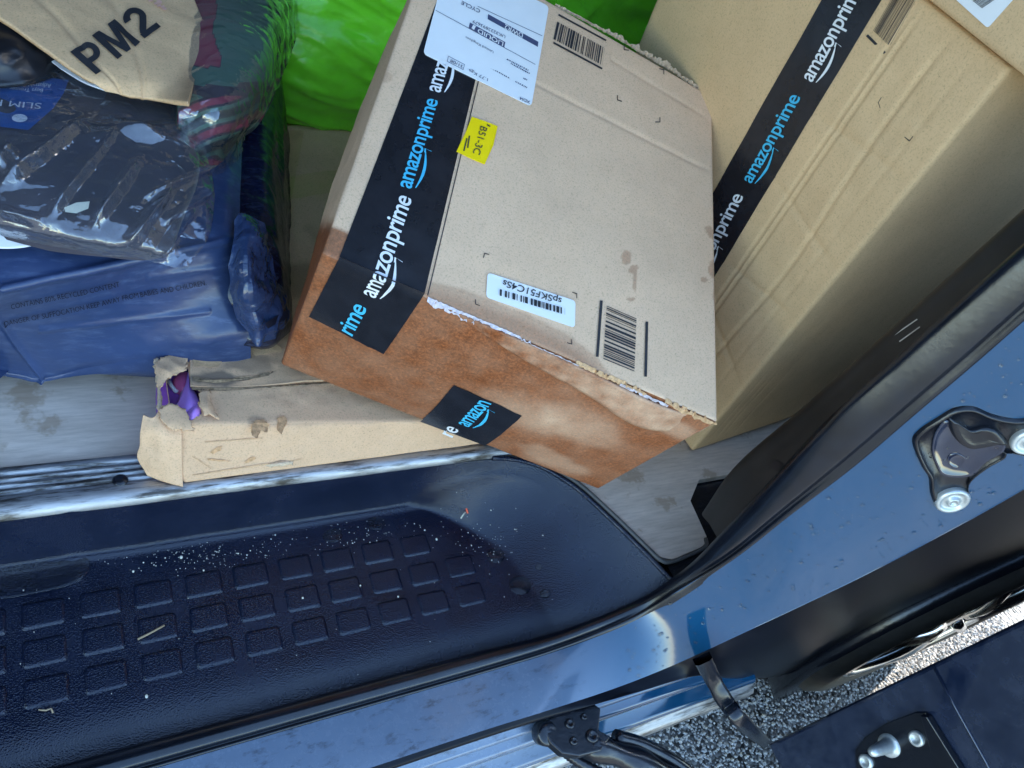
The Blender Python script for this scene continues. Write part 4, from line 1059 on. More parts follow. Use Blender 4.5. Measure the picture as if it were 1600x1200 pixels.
line_decal('printed_bar', RF_, (1356, 55), (1382, 83), 4.5, 'ink_black', rbx, .0012, (.25, .9))
for (x, y, a, b) in ((1373, 160, (.6, -1), (.3, 1)), (1422, 221, (-1, -.9), (.8, -1))): corner_mark(RF_, x, y, a, b, rbx, 10, (.2, .8))
# carton on top of it
def uc(a, b, c): return O + Hh * (hT + .004) - Nn * .012 + Tt * .085 - Tt * (a * .50) + Hh * (b * .26) + Nn * (c * .30)
KU = {(a, b, c): uc(a, b, c) for a in (0, 1) for b in (0, 1) for c in (0, 1)}
up = Cage(KU, .006, lambda ax, s, u, v, p: .003 * fbm(p, 9, 4))
ubx = empty('upper_carton', uc(.5, 0, .5), 'brown carton with a white label stacked on the tall carton, top right', 'box', 'cardboard boxes in the van')
up.build('carton_body', 'kraft_tan', ubx, res={(2, 0): (60, 40)}, attr={'wet': lambda *a: 0.0, 'dirt': lambda *a: 0.0})
UF = up.faces[(2, 0)]
ul = poly_decal('address_label', UF, rounded_quad([(1490, -5), (1544, 44), (1592, -10), (1540, -60)], 5), 'label_white', ubx, .0014, (.3, .3), .0006)
Vb, Fb_ = barcode(1, random.Random(31)); lay('print', UF, Vb, Fb_, (1520, 0), (1536, 13), (1540, -14), 1, 1, 'ink_black', ul, .0024, (.3, .3))

# ---- torn flat carton on the floor
zt = .150
KT = {(0, 0, 0): at_z(285, 757, ZF + .007), (1, 0, 0): Vector((.50, .099, ZF + .007)), (0, 1, 0): Vector((.155, .74, ZF + .002)), (1, 1, 0): Vector((.60, .74, ZF + .002)),
      (0, 0, 1): at_z(268, 664, zt), (1, 0, 1): Vector((.50, .104, .128)), (0, 1, 1): Vector((.150, .74, zt)), (1, 1, 1): Vector((.60, .74, zt))}
KT[(0, 1, 0)].x = .16; KT[(0, 1, 1)] = Vector((.128, .74, zt))
def torn_dents(ax, s, u, v, p):
    d = .004 * fbm(p, 12, 9) + .0015 * fbm(p, 50, 2) + .0022 * ridge(p, 11, 3) * max(0, .3 + nz(p, 6, 2))
    if ax == 2: d -= .005 * max(0, fbm(p, 6, 4))
    return d
torn = Cage(KT, .004, torn_dents)
TT = torn.faces[(2, 1)]; TFr = torn.faces[(1, 0)]
def in_poly(x, y, P):
    c = False; j = len(P) - 1
    for i in range(len(P)):
        if (P[i][1] > y) != (P[j][1] > y) and x < (P[j][0] - P[i][0]) * (y - P[i][1]) / (P[j][1] - P[i][1]) + P[i][0]: c = not c
        j = i
    return c
hole_px = [(252, 612), (262, 592), (280, 582), (294, 575), (297, 605), (312, 612), (310, 630), (314, 646), (304, 654), (280, 660), (262, 656), (250, 640)]
hole_top = lambda u, v: in_poly(*pix(TT.base(u, v)), hole_px)
tb = empty('torn_carton', Vector((.3, .4, ZF)), 'flat dirty carton torn open at its left corner, under the taped carton', 'box', 'cardboard boxes in the van')
def dirt_t(ax, s, u, v, p):
    x, y = pix(p); n = fbm(p, 45, 6); d = 0
    if (ax, s) == (2, 1):
        d = .8 * sstep(.05, .5, ga(x, y, 335, 600, 60, 12) * 1.1 + .5 * n - .25) + .5 * sstep(.2, .5, ga(x, y, 430, 570, 60, 30) + .5 * n - .35)
        d += .35 * sstep(.25, .5, ga(x, y, 400, 660, 18, 12) + .4 * n - .2)
    return max(0, min(.85, d))
def wet_shade_t(ax, s, u, v, p):
    x, y = pix(p); n = fbm(p, 40, 3); w = 0
    w = .16 * sstep(.25, .5, fbm(p, 14, 5))
    if (ax, s) == (1, 0): w = max(w, .17)  # front darker than the lid: its shading put into the colour as wetness
    return w
torn.build('carton_body', 'kraft_old', tb, res={(2, 1): (170, 260), (1, 0): (150, 36), (0, 0): (90, 24)}, attr={'wet': wet_shade_t, 'dirt': dirt_t}, hole={(2, 1): hole_top})
# overlapping lid flap with a soiled edge
fl_s = Patch([[TT.P(*TT.uv(x, y, (.4, .2)), .0035) for x, y in r] for r in ([(297, 606), (380, 606), (480, 600), (600, 590), (700, 580)], [(296, 575), (380, 570), (480, 560), (600, 545), (700, 530)], [(300, 520), (380, 500), (480, 480), (600, 450), (700, 430)], [(330, 380), (400, 360), (480, 340), (600, 320), (700, 300)], [(380, 210), (430, 200), (500, 196), (580, 196), (660, 196)])],
              disp=lambda u, v, p: .002 * fbm(p, 25, 8) + .003 * ridge(p, 14, 3) * sstep(.3, .05, v))
if fl_s.nrm(.5, .5).z < 0: fl_s.flip = -1
def fl_d(u, v, p):
    x, y = pix(p); n = fbm(p, 45, 6)
    return max(0, min(.8, .9 * sstep(.1, .7, ga(x, y, 340, 592, 55, 12) * 1.2 + .7 * n - .2) + .45 * sstep(.1, .6, ga(x, y, 400, 570, 70, 25) + .7 * n - .3) + .35 * math.exp(-v * 40)))
surf_mesh('lid_flap', fl_s, 110, 160, 'kraft_old', tb, thick=.003, attr={'wet': lambda u, v, p: .10 + .35 * sstep(.1, .5, fbm(p, 18, 5)), 'dirt': fl_d})
tape_s = decal_uv('clear_tape', fl_s, [(.25, .60), (.42, .60), (.42, .98), (.25, .98)], 'clear_tape', tb, .0008, 6, 20)
tape_s2 = decal_uv('clear_tape', fl_s, [(.10, .80), (.60, .80), (.60, .86), (.10, .86)], 'clear_tape', tb, .0012, 12, 4)
def rag(pts, k, seed):
    r_ = random.Random(seed); out = []
    for i, (x, y) in enumerate(pts):
        x2, y2 = pts[(i + 1) % len(pts)]
        for t in range(5): f = t / 5; out.append((x + (x2 - x) * f + r_.uniform(-k, k), y + (y2 - y) * f + r_.uniform(-k, k)))
    return out
poly_decal('soil_streak', TT, rag([(298, 606), (340, 607), (400, 605), (470, 601), (520, 597), (520, 599), (470, 604), (400, 609), (340, 611), (299, 611)], .8, 1), 'soil', tb, .0012, (.3, .2))
poly_decal('soil_streak', fl_s, rag([(300, 589), (340, 592), (380, 590), (420, 583), (432, 578), (420, 586), (380, 595), (340, 597), (302, 596)], 1.2, 2), 'soil', tb, .0009, (.3, .1))
poly_decal('peeled_ply', fl_s, rag([(300, 552), (345, 548), (352, 560), (340, 572), (302, 574)], 1.5, 3), 'torn_kraft', tb, .0009, (.2, .2))
poly_decal('peeled_ply', fl_s, rag([(380, 540), (430, 532), (440, 548), (400, 558)], 1.5, 4), 'kraft_pm', tb, .0009, (.3, .2))
for k, po_ in enumerate(([(393, 664), (398, 658), (412, 656), (420, 664), (418, 676), (408, 672), (402, 684), (394, 680)], [(432, 654), (444, 650), (449, 660), (440, 678), (434, 672)], [(328, 706), (340, 697), (347, 696), (343, 704), (332, 709)], [(383, 720), (395, 713), (400, 714), (394, 720), (384, 723)], [(324, 716), (345, 717), (358, 720), (345, 719.5), (325, 719)])):
    f_ = TT if k < 2 else TFr
    poly_decal('rust_stain', f_, rag(po_, .9, 10 + k), 'stain', tb, .0010, (.3, .1) if k < 2 else (.2, .6))
for k, (a_, b_) in enumerate((((300, 742), (470, 716)), ((320, 690), (410, 684)), ((300, 712), (330, 732)))):
    line_decal('crease', TFr, a_, b_, 1.0, 'torn_kraft', tb, .0010, (.2, .6))
# torn corner: end flap hanging open to the left, ragged paper round the hole
ef = Patch([[at_z(224, 648, .150), at_z(240, 652, .150), at_z(256, 634, .153), at_z(284, 660, .149)], [at_z(221, 670, .140), at_z(240, 674, .143), at_z(258, 674, .145), at_z(284, 685, .136)], [at_z(219, 695, .122), at_z(240, 702, .124), at_z(258, 708, .124), at_z(284, 718, .112)], [at_z(216, 714, .106), at_z(238, 728, .104), at_z(258, 734, .102), at_z(285, 742, .094)], [at_z(231, 742, .0855), at_z(244, 747, .0855), at_z(260, 753, .0850), at_z(286, 760, .0845)]],
           disp=lambda u, v, p: .002 * fbm(p, 40, 4) + .002 * ridge(p, 22, 6))
if ef.nrm(.5, .5).dot(CAM - ef.base(.5, .5)) < 0: ef.flip = -1
surf_mesh('end_flap', ef, 40, 50, 'kraft_old', tb, thick=.003, attr={'wet': lambda u, v, p: .08, 'dirt': lambda u, v, p: max(0, .2 * fbm(p, 30, 1))})
def px_sheet(name, rows, mat, parent, thick=.002, nu=24, nv=16, disp=None, attr=None):
    s = Patch([[at_z(x, y, z) for x, y, z in r] for r in rows], disp=disp)
    if s.nrm(.5, .5).dot(CAM - s.base(.5, .5)) < 0: s.flip = -1
    if name == 'torn_scrap':
        rr_ = random.Random(int(rows[0][0][0])); s.jit = [[Vector((rr_.uniform(-1, 1), rr_.uniform(-1, 1), rr_.uniform(-.5, .5))) * .0022 for _ in r] for r in rows]
    return surf_mesh(name, s, nu, nv, mat, parent, thick=thick, attr=attr or ({'wet': lambda u, v, p: .1, 'dirt': lambda u, v, p: 0.0} if mat.startswith('kraft') else None)), s
dz_ = lambda u, v, p: .0018 * fbm(p, 35, 2) + .0016 * ridge(p, 45, 4)
px_sheet('torn_scrap', [[(243, 565, 0.1525), (262, 556, 0.1543), (294, 545, 0.1540)], [(244, 590, 0.1536), (262, 578, 0.1571), (292, 566, 0.1550)], [(247, 612, 0.1522), (262, 592, 0.1550), (290, 578, 0.1529)]], 'kraft_old', tb, .002, 24, 18, dz_)
px_sheet('torn_scrap', [[(248, 640, 0.1543), (266, 632, 0.1564), (290, 640, 0.1550)], [(252, 655, 0.1543), (275, 650, 0.1557), (300, 664, 0.1536)], [(268, 672, 0.1500), (285, 672, 0.1518), (305, 674, 0.1518)]], 'kraft_old', tb, .002, 24, 14, dz_)
px_sheet('torn_scrap', [[(313, 612, 0.1536), (322, 610, 0.1543), (330, 612, 0.1529)], [(312, 632, 0.1536), (322, 630, 0.1557), (330, 634, 0.1529)], [(318, 648, 0.1536), (328, 648, 0.1550), (340, 654, 0.1525)]], 'kraft_old', tb, .0015, 14, 14, dz_)
px_sheet('torn_scrap', [[(240, 560, 0.1500), (246, 560, 0.1525), (250, 566, 0.1525)], [(243, 600, 0.1500), (248, 600, 0.1532), (252, 604, 0.1500)], [(247, 640, 0.1500), (250, 640, 0.1525), (252, 640, 0.1500)]], 'torn_paper', tb, .002, 10, 24, dz_)
px_sheet('torn_scrap', [[(418, 722, 0.0940), (440, 716, 0.0960), (455, 716, 0.0960)], [(412, 727, 0.0930), (436, 724, 0.1000), (457, 721, 0.0970)], [(420, 730, 0.0915), (440, 729, 0.0950), (456, 726, 0.0940)]], 'torn_paper', tb, .0015, 18, 10, lambda u, v, p: .0015 * fbm(p, 80, 2))
# the purple thing inside
toy = empty('purple_toy', at_z(290, 620, .10), 'purple and pink plastic toy showing through the torn corner of the flat carton', 'toy')
def blob(name, rows, mat, parent, drop): 
    s = Patch([[at_z(x, y, z) for x, y, z in r] for r in rows], disp=lambda u, v, p: .0008 * fbm(p, 60, 2))
    if s.nrm(.5, .5).z < 0: s.flip = -1
    return surf_mesh(name, s, 18, 18, mat, parent, drop=drop)
blob('dark_panel', [[(250, 650, 0.110), (290, 660, 0.113), (330, 665, 0.110)], [(250, 615, 0.118), (275, 612, 0.122), (320, 620, 0.120)], [(250, 570, 0.118), (285, 565, 0.122), (320, 575, 0.120)]], 'toy_dark', toy, .086)
blob('pink_panel', [[(276, 604, 0.128), (286, 606, 0.131), (296, 606, 0.129)], [(274, 592, 0.129), (286, 590, 0.132), (298, 588, 0.129)], [(280, 578, 0.127), (290, 574, 0.129), (300, 570, 0.127)]], 'toy_pink', toy, .105)
blob('purple_wing', [[(264, 646, 0.136), (285, 648, 0.142), (312, 650, 0.140)], [(280, 625, 0.140), (296, 628, 0.148), (312, 628, 0.144)], [(290, 600, 0.138), (295, 598, 0.141), (299, 600, 0.138)], [(293, 582, 0.135), (296, 580, 0.136), (298, 582, 0.135)]], 'toy_purple', toy, .113)
blob('purple_fold', [[(290, 652, 0.146), (300, 654, 0.149), (312, 652, 0.146)], [(296, 640, 0.147), (304, 640, 0.152), (313, 638, 0.148)], [(306, 630, 0.144), (310, 629, 0.146), (314, 629, 0.144)]], 'toy_purple', toy, .122)
V, F = tube([at_z(262, 592, .122), at_z(268, 603, .125), at_z(275, 612, .125), at_z(280, 610, .122)], .0022, 8); mesh_obj('pale_stripe', V, F, 'label_white', toy)

# ================================================================== bags
def bag(name, rows, nu, nv, mat, parent, disp, drop, yrows=False, thick=0):
    s = Patch([[(at_y(x, y, z) if yrows else at_z(x, y, z)) for x, y, z in r] for r in rows], disp=disp)
    if s.nrm(.5, .5).dot(CAM - s.base(.5, .5)) < 0: s.flip = -1
    return surf_mesh(name, s, nu, nv, mat, parent, drop=None if thick else drop, thick=thick), s
def crinkle(p, k=1.0, s=1.0, o=0.0):
    return k * (.0030 * fbm(p, 11 * s, o) + .0022 * ridge(p, 16 * s, o + 3) * max(0, .4 + nz(p, 7, o)) + .0008 * ridge(p, 48 * s, o + 5))
# green bag at the back
gb = empty('green_bag', Vector((.6, .9, .15)), 'bright green plastic bag wedged behind the cartons', 'bag')
rows = [[(400, 182, .70), (440, 188, .69), (500, 196, .685), (560, 202, .68), (700, 216, .68), (850, 230, .70), (1000, 240, .74)],
        [(402, 165, .68), (440, 170, .665), (500, 178, .655), (560, 184, .65), (700, 196, .65), (850, 206, .67), (1000, 215, .72)],
        [(405, 110, .665), (440, 112, .645), (500, 114, .63), (580, 118, .63), (700, 122, .63), (850, 126, .65), (1000, 130, .71)],
        [(410, 40, .68), (445, 36, .66), (500, 34, .65), (580, 34, .645), (700, 34, .64), (850, 34, .66), (1020, 34, .72)],
        [(415, -40, .70), (450, -44, .68), (510, -46, .67), (590, -46, .665), (700, -46, .66), (850, -46, .68), (1040, -46, .73)],
        [(420, -140, .80), (460, -144, .78), (520, -146, .77), (600, -146, .77), (700, -146, .77), (860, -146, .78), (1060, -146, .82)]]
def gd(u, v, p):
    q = Vector((p.x * .6 - p.z * .25, p.y, p.z + p.x * .3))
    return .010 * fbm(q, 6, 2) + .009 * ridge(Vector((q.x * .5, q.y, q.z * 1.6)), 9, 4) + .004 * ridge(Vector((q.x * .6, q.y, q.z * 2.2)), 19, 6) + .003 * ridge(q, 30, 8) * max(0, .5 + nz(p, 9))
bag('bag_skin', rows, 150, 110, 'poly_green', gb, gd, .15, yrows=True)

# dark mailer at the back of the pile
mk = empty('dark_mailer', at_z(420, 300, .16), 'dark navy plastic mailer at the right end of the bag pile', 'mailer bag', 'plastic mailer bags in the pile')
rows = [[(300, 530, .160), (380, 528, .180), (425, 520, .195), (444, 512, .185), (453, 505, .163)],
        [(300, 420, .23), (380, 420, .245), (422, 415, .24), (440, 408, .22), (451, 402, .163)],
        [(300, 300, .25), (385, 300, .262), (418, 295, .258), (436, 290, .235), (445, 286, .165)],
        [(300, 180, .26), (390, 180, .272), (420, 178, .268), (436, 176, .245), (443, 174, .168)],
        [(300, 90, .26), (395, 92, .275), (422, 96, .27), (437, 100, .25), (443, 104, .17)],
        [(300, -30, .24), (395, -20, .255), (425, -10, .25), (440, 0, .23), (446, 10, .16)]]
def dk(u, v, p): return crinkle(p, 1.2, 1.0, 5) + .004 * ridge(Vector((p.x * 4, p.y * .4, p.z * 4)), 6, 2) * sstep(.3, .7, u)
bag('bag_skin', rows, 80, 120, 'poly_dark_navy', mk, dk, .157)

# front mailer with the printed warning
ma = empty('navy_mailer', at_z(200, 500, .16), 'navy plastic mailer with printed warning text at the front of the pile', 'mailer bag', 'plastic mailer bags in the pile')
rows = [[(-120, 560, .105), (-40, 574, .098), (30, 585, .095), (66, 591, .096), (130, 578, .115), (210, 563, .140), (300, 548, .165), (360, 538, .176), (392, 530, .18)],
        [(-120, 545, .130), (-40, 560, .115), (30, 566, .118), (68, 575, .118), (130, 562, .135), (210, 545, .158), (300, 528, .182), (358, 516, .194), (388, 506, .196)],
        [(-120, 510, .20), (-40, 508, .195), (30, 500, .205), (70, 500, .205), (130, 492, .205), (210, 480, .212), (300, 466, .222), (354, 456, .226), (380, 448, .224)],
        [(-120, 472, .260), (-40, 468, .262), (30, 455, .265), (70, 446, .266), (130, 434, .266), (210, 416, .268), (300, 398, .270), (350, 386, .270), (374, 376, .262)],
        [(-120, 452, .272), (-40, 446, .274), (30, 432, .277), (70, 424, .278), (130, 412, .278), (210, 394, .279), (300, 375, .281), (350, 362, .280), (374, 352, .272)],
        [(-120, 360, .285), (-40, 350, .29), (30, 340, .292), (70, 335, .292), (130, 325, .292), (210, 312, .292), (300, 296, .292), (350, 286, .290), (376, 278, .280)],
        [(-120, 220, .29), (-40, 215, .295), (30, 210, .297), (70, 208, .297), (130, 204, .297), (210, 198, .297), (300, 190, .296), (350, 185, .293), (380, 180, .283)],
        [(-120, 60, .27), (-40, 60, .28), (30, 60, .28), (70, 60, .28), (130, 60, .28), (210, 60, .28), (300, 60, .28), (350, 60, .28), (390, 60, .27)]]
def md(u, v, p):
    x, y = pix(p)
    d = crinkle(p, .55, .8, 1)
    for (x0, y0, x1, y1, w, k, lo, hi) in ((60, 515, 330, 486, 3.5, .0022, 60, 330), (0, 500, 66, 588, 4, .004, -5, 70), (260, 428, 360, 415, 5, .0018, 230, 370), (0, 452, 370, 374, 7, .003, 0, 370)):
        t = ((x1 - x0) * (y0 - y) - (x0 - x) * (y1 - y0)) / math.hypot(x1 - x0, y1 - y0)
        if lo < x < hi: d += k * math.exp(-(t / w) ** 2)
    return d
mail, MA = bag('bag_skin', rows, 190, 170, 'poly_navy', ma, md, .10)
text_px('print', MA, 'CONTAINS 80% RECYCLED CONTENT', (17, 479), (186, 445), (15, 471), 'ink_navy', mail, .0018, .0, (.45, .3))
text_px('print', MA, 'DANGER OF SUFFOCATION KEEP AWAY FROM', (8, 506), (216, 462), (6, 498), 'ink_navy', mail, .0018, .0, (.4, .3))
text_px('print', MA, 'BABIES AND CHILDREN.', (219, 461.5), (322, 444), (217, 453.5), 'ink_navy', mail, .0018, .0, (.6, .3))
# its crumpled end
rows = [[(366, 345, .290), (384, 335, .293), (400, 345, .285), (408, 360, .270)], [(366, 390, .280), (386, 385, .290), (408, 390, .275), (420, 405, .245)], [(366, 430, .258), (388, 430, .272), (412, 430, .258), (432, 440, .225)],
        [(370, 470, .232), (392, 470, .246), (418, 470, .236), (444, 480, .205)], [(380, 498, .212), (400, 500, .226), (425, 497, .216), (447, 492, .198)], [(392, 520, .200), (403, 522, .206), (420, 520, .200), (440, 506, .192)], [(400, 536, .192), (404, 540, .193), (412, 534, .192), (424, 524, .190)]]
flp, MF = bag('end_flap', rows, 26, 42, 'poly_navy_gloss', ma, lambda u, v, p: .0045 * ridge(Vector((p.x * 1.8 + p.y, p.y * .7, p.z)), 20, 7) + .003 * abs(nz(p, 34, 3)) * 2 + .0012 * ridge(p, 60, 2), None, thick=.0015)
flp.data.polygons.foreach_set('use_smooth', [False] * len(flp.data.polygons))
poly_decal('print', MF, [(409, 502), (436, 484), (440, 493), (414, 511)], 'ink_navy', flp, .004, (.6, .7))

# white slip between the bags
o, s_ = px_sheet('packing_slip', [[(-60, 385, .2985), (20, 388, .2985), (70, 380, .2985)], [(-60, 360, .302), (20, 360, .303), (80, 355, .303)], [(-60, 330, .302), (20, 330, .303), (80, 325, .303)]], 'slip_white', None, .0006)
tag(o, 'white paper slip sticking out below the clear clothes bag at the left edge', 'paper')

# clear bag of folded clothes
cb = empty('clothes_bag', at_z(200, 250, .30), 'clear plastic bag of folded navy trousers lying on the mailers', 'clothes bag')
rows = [[(-120, 330, .303), (-40, 352, .303), (60, 376, .303), (140, 390, .303), (212, 398, .302), (262, 392, .300)],
        [(-120, 315, .318), (-40, 335, .320), (60, 358, .321), (140, 371, .321), (212, 378, .319), (268, 372, .312)],
        [(-120, 270, .330), (-40, 285, .334), (60, 305, .336), (140, 315, .336), (220, 322, .333), (285, 322, .325)],
        [(-120, 190, .34), (-40, 200, .345), (60, 220, .347), (150, 230, .346), (240, 240, .342), (305, 258, .330)],
        [(-120, 90, .345), (-40, 100, .35), (60, 120, .352), (160, 135, .352), (240, 150, .346), (300, 185, .332)],
        [(-120, -10, .345), (-40, 0, .35), (60, 20, .352), (170, 40, .352), (240, 60, .347), (290, 90, .330)],
        [(-120, -100, .33), (-40, -90, .335), (60, -70, .34), (180, -60, .34), (240, -40, .335), (290, 0, .315)]]
folds = lambda u, v, p: .004 * fbm(p, 10, 11) + .003 * ridge(Vector((p.x, p.y * 2.0 + p.x, p.z)), 7, 5)
gar, GS = bag('trousers', rows, 110, 110, 'cloth_navy', cb, folds, .298)
card = poly_decal('hang_card', GS, [(-30, 118), (30, 118), (70, 125), (108, 131), (100, 152), (84, 175), (64, 192), (45, 208), (0, 203), (-30, 200)], 'card_blue', cb, .0022, (.3, .6))
text_px('print', GS, 'SLIM FIT', (66, 168), (-26, 163), (64, 178), 'ink_white', card, .0034, 0, (.3, .6))
text_px('print', GS, 'Boys Trouser', (68, 144), (16, 139), (67, 150), 'ink_white', card, .0034, 0, (.3, .6))
text_px('print', GS, 'Adjustable Waist', (81, 137), (15, 128), (80, 144), 'ink_white', card, .0034, 0, (.3, .6))
poly_decal('print', GS, [(32 + 12 * math.cos(a), 192 + 6 * math.sin(a)) for a in [2 * math.pi * i / 16 for i in range(16)]], 'slip_white', card, .0034, (.3, .6))
poly_decal('hang_tab', GS, [(102, 332), (120, 325), (140, 324), (138, 334), (120, 340), (104, 338)], 'crumb', cb, .006, (.5, .3))
# the film around it, with its pulled corner and gathered folds
rows = [[(-120, 334, .3035), (-40, 356, .3035), (60, 380, .3035), (140, 394, .3035), (214, 401, .3035), (255, 412, .302), (289, 426, .300)],
        [(-120, 316, .324), (-40, 336, .327), (60, 359, .328), (140, 372, .328), (212, 380, .327), (262, 385, .318), (304, 398, .305)],
        [(-120, 270, .338), (-40, 285, .341), (60, 305, .343), (140, 315, .343), (220, 322, .341), (280, 330, .330), (321, 355, .308)],
        [(-120, 190, .347), (-40, 200, .352), (60, 220, .354), (150, 230, .354), (240, 240, .350), (290, 256, .342), (330, 286, .322)],
        [(-120, 90, .352), (-40, 100, .357), (60, 120, .359), (160, 135, .359), (240, 150, .355), (280, 172, .350), (310, 200, .335)],
        [(-120, -10, .352), (-40, 0, .357), (60, 20, .359), (170, 40, .359), (240, 60, .356), (275, 84, .350), (300, 110, .330)],
        [(-120, -100, .335), (-40, -90, .34), (60, -70, .345), (180, -60, .345), (240, -40, .342), (275, -20, .335), (300, 10, .310)]]
def px_folds(p):
    x, y = pix(p); d = 0
    for (x0, y0, x1, y1, w, k) in ((10, 290, 130, 195, 9, .008), (85, 330, 175, 215, 6, .006), (150, 350, 215, 255, 8, .008), (205, 375, 262, 300, 8, .009), (252, 395, 292, 330, 7, .008), (0, 262, 22, 236, 10, .008), (225, 310, 345, 258, 5, .006), (260, 345, 320, 300, 5, .006), (0, 330, 60, 345, 8, .005), (130, 215, 330, 200, 12, .004), (170, 190, 300, 240, 9, .004)):
        L_ = math.hypot(x1 - x0, y1 - y0); t = ((x - x0) * (x1 - x0) + (y - y0) * (y1 - y0)) / L_ / L_
        c = ((x1 - x0) * (y0 - y) - (x0 - x) * (y1 - y0)) / L_
        e = sstep(-.15, .2, t) * sstep(1.15, .8, t); q = c / w * (1 + .3 * nz((x * .02, y * .02, 1)))
        d += 1.6 * k * e * max(0, 1 - abs(q) * .6) ** 1.3
    return d
def film_d(u, v, p):
    q = Vector((p.x + .35 * p.y, p.y * .35 - p.x * .15, p.z))
    w = .3 + .7 * sstep(.55, .15, v) + .8 * sstep(.7, 1, u)
    return (.006 * max(0, ridge(q, 13, 2)) * max(0, .3 + nz(p, 8, 3)) + .003 * fbm(p, 9, 7) + .0016 * ridge(p, 42, 9) * (.3 + nz(p, 10, 1))) * w + .001 + px_folds(p)
film, FS = bag('film', rows, 220, 200, 'clear_film', cb, film_d, None, thick=.0004)
# second bag: red and green tartan
tb2 = empty('tartan_bag', at_z(380, 100, .28), 'clear plastic bag with a red and green tartan garment beside the green bag', 'clothes bag')
rows = [[(290, 262, .285), (330, 268, .287), (352, 258, .285), (366, 240, .280)],
        [(286, 232, .315), (330, 236, .320), (358, 226, .315), (376, 208, .296)],
        [(280, 170, .355), (340, 175, .366), (385, 172, .352), (408, 165, .312)],
        [(285, 90, .372), (350, 95, .385), (412, 95, .372), (440, 100, .318)],
        [(290, 20, .378), (360, 22, .392), (432, 28, .378), (457, 34, .320)],
        [(300, -60, .375), (370, -60, .388), (440, -50, .372), (468, -40, .320)],
        [(300, -140, .34), (370, -140, .35), (440, -130, .34), (470, -120, .30)]]
gm, _gs = bag('garment', rows, 70, 90, 'cloth_plaid', tb2, lambda u, v, p: .005 * fbm(p, 12, 2) + .004 * ridge(p, 9, 8), .283)
def zone(p):
    x, y = pix(p); w = 14 * nz(p, 20)
    if x + w < 338 and y < 105: return .1
    if y > 150: return .1 + .75 * (.5 + .5 * math.sin((x * .35 + y + w) * .13))
    if x + w > 425: return .75
    return .58 if y + w < 130 else .32
a = gm.data.attributes.new('zone', 'FLOAT', 'POINT'); a.data.foreach_set('value', [zone(v.co) for v in gm.data.vertices])
rows2 = [[(x + (6 if i == 3 else 0), y + (4 if j == 0 else 0), z + .006) for i, (x, y, z) in enumerate(r)] for j, r in enumerate(rows)]
bag('film', rows2, 130, 150, 'clear_film', tb2, lambda u, v, p: (.004 * ridge(p, 24, 4) * max(0, .4 + nz(p, 9)) + .0026 * ridge(p, 55, 1) * sstep(.45, .85, u) + .003 * fbm(p, 14, 6)), None, thick=.0004)

# PM2 carton lying on top
pb = empty('marked_carton', at_z(180, 60, .37), 'flat tan carton marked PM2 in black lying on the clothes bags', 'box', 'cardboard boxes in the van')
rows = [[(165, 143, 0.374), (200, 149, 0.376), (245, 154, 0.376), (292, 158, .398)], [(138, 124, 0.382), (190, 122, 0.384), (250, 120, 0.384), (305, 122, 0.376)], [(92, 92, 0.386), (160, 84, 0.389), (250, 74, 0.388), (317, 90, 0.380)],
        [(30, 48, 0.390), (130, 36, 0.393), (240, 30, 0.392), (326, 58, 0.384)], [(-20, 14, 0.394), (100, 0, 0.396), (220, -8, 0.396), (312, 20, 0.388)], [(-120, -60, 0.402), (40, -70, 0.402), (180, -75, 0.402), (285, -50, 0.397)]]
def pmd(u, v, p):
    d = .002 * fbm(p, 12, 3) + .0008 * fbm(p, 50, 4)
    for c in (.24, .52): d -= .0018 * math.exp(-((u - c) / .02) ** 2)
    return d
pmb, PS = bag('carton_body', rows, 90, 80, 'kraft_pm', pb, pmd, None, thick=.0045)
me = pmb.data
for nm, fn in (('wet', lambda p: .30 * sstep(.2, .9, ga(*pix(p), 300, 130, 24, 40) + .5 * fbm(p, 40, 1))), ('dirt', lambda p: 0.0)):
    a = me.attributes.new(nm, 'FLOAT', 'POINT'); a.data.foreach_set('value', [fn(v.co) for v in me.vertices])
def strip(pts, w):
    V = []; F = []
    for i, p in enumerate(pts):
        t = (pts[min(i + 1, len(pts) - 1)] - pts[max(i - 1, 0)]).normalized(); n_ = Vector((-t.y, t.x, 0)) * w / 2; V += [p + n_, p - n_]
    return V, [(2 * i, 2 * i + 1, 2 * i + 3, 2 * i + 2) for i in range(len(pts) - 1)]
def poly2(*pts): return [Vector((x, y, 0)) for x, y in pts], [tuple(range(len(pts)))]
arc_ = lambda cx, cy, rx, ry, a0, a1, n_=14: [Vector((cx + rx * math.cos(math.radians(a0 + (a1 - a0) * i / n_)), cy + ry * math.sin(math.radians(a0 + (a1 - a0) * i / n_)), 0)) for i in range(n_ + 1)]
P_ = [poly2((0, 0), (.20, 0), (.20, 1), (0, 1)), strip([Vector((.20, .91, 0))] + arc_(.38, .68, .20, .23, 90, -90) + [Vector((.20, .45, 0))], .18)]
M_ = [poly2((.80, 0), (.98, 0), (.98, 1), (.80, 1)), poly2((1.46, 0), (1.64, 0), (1.64, 1), (1.46, 1)), poly2((.981, 1), (1.06, 1), (1.30, .0), (1.14, 0), (.981, .66)), poly2((1.459, 1), (1.38, 1), (1.215, .34), (1.30, .001), (1.459, .66))]
T_ = [strip(arc_(2.09, .69, .22, .22, 175, -35) + [Vector((2.12, .40, 0)), Vector((1.98, .26, 0)), Vector((1.90, .15, 0))], .185), poly2((1.80, 0), (2.40, 0), (2.40, .18), (1.80, .18))]
V, F = join_parts(P_ + M_ + T_); V, F = subdiv(V, F, .3)
text_px('print', PS, '', (150, 119), (251, 44), (110, 83), 'ink_black', pmb, .0020, 0, (.5, .4), 1.0, (V, F))
rngp = random.Random(2)
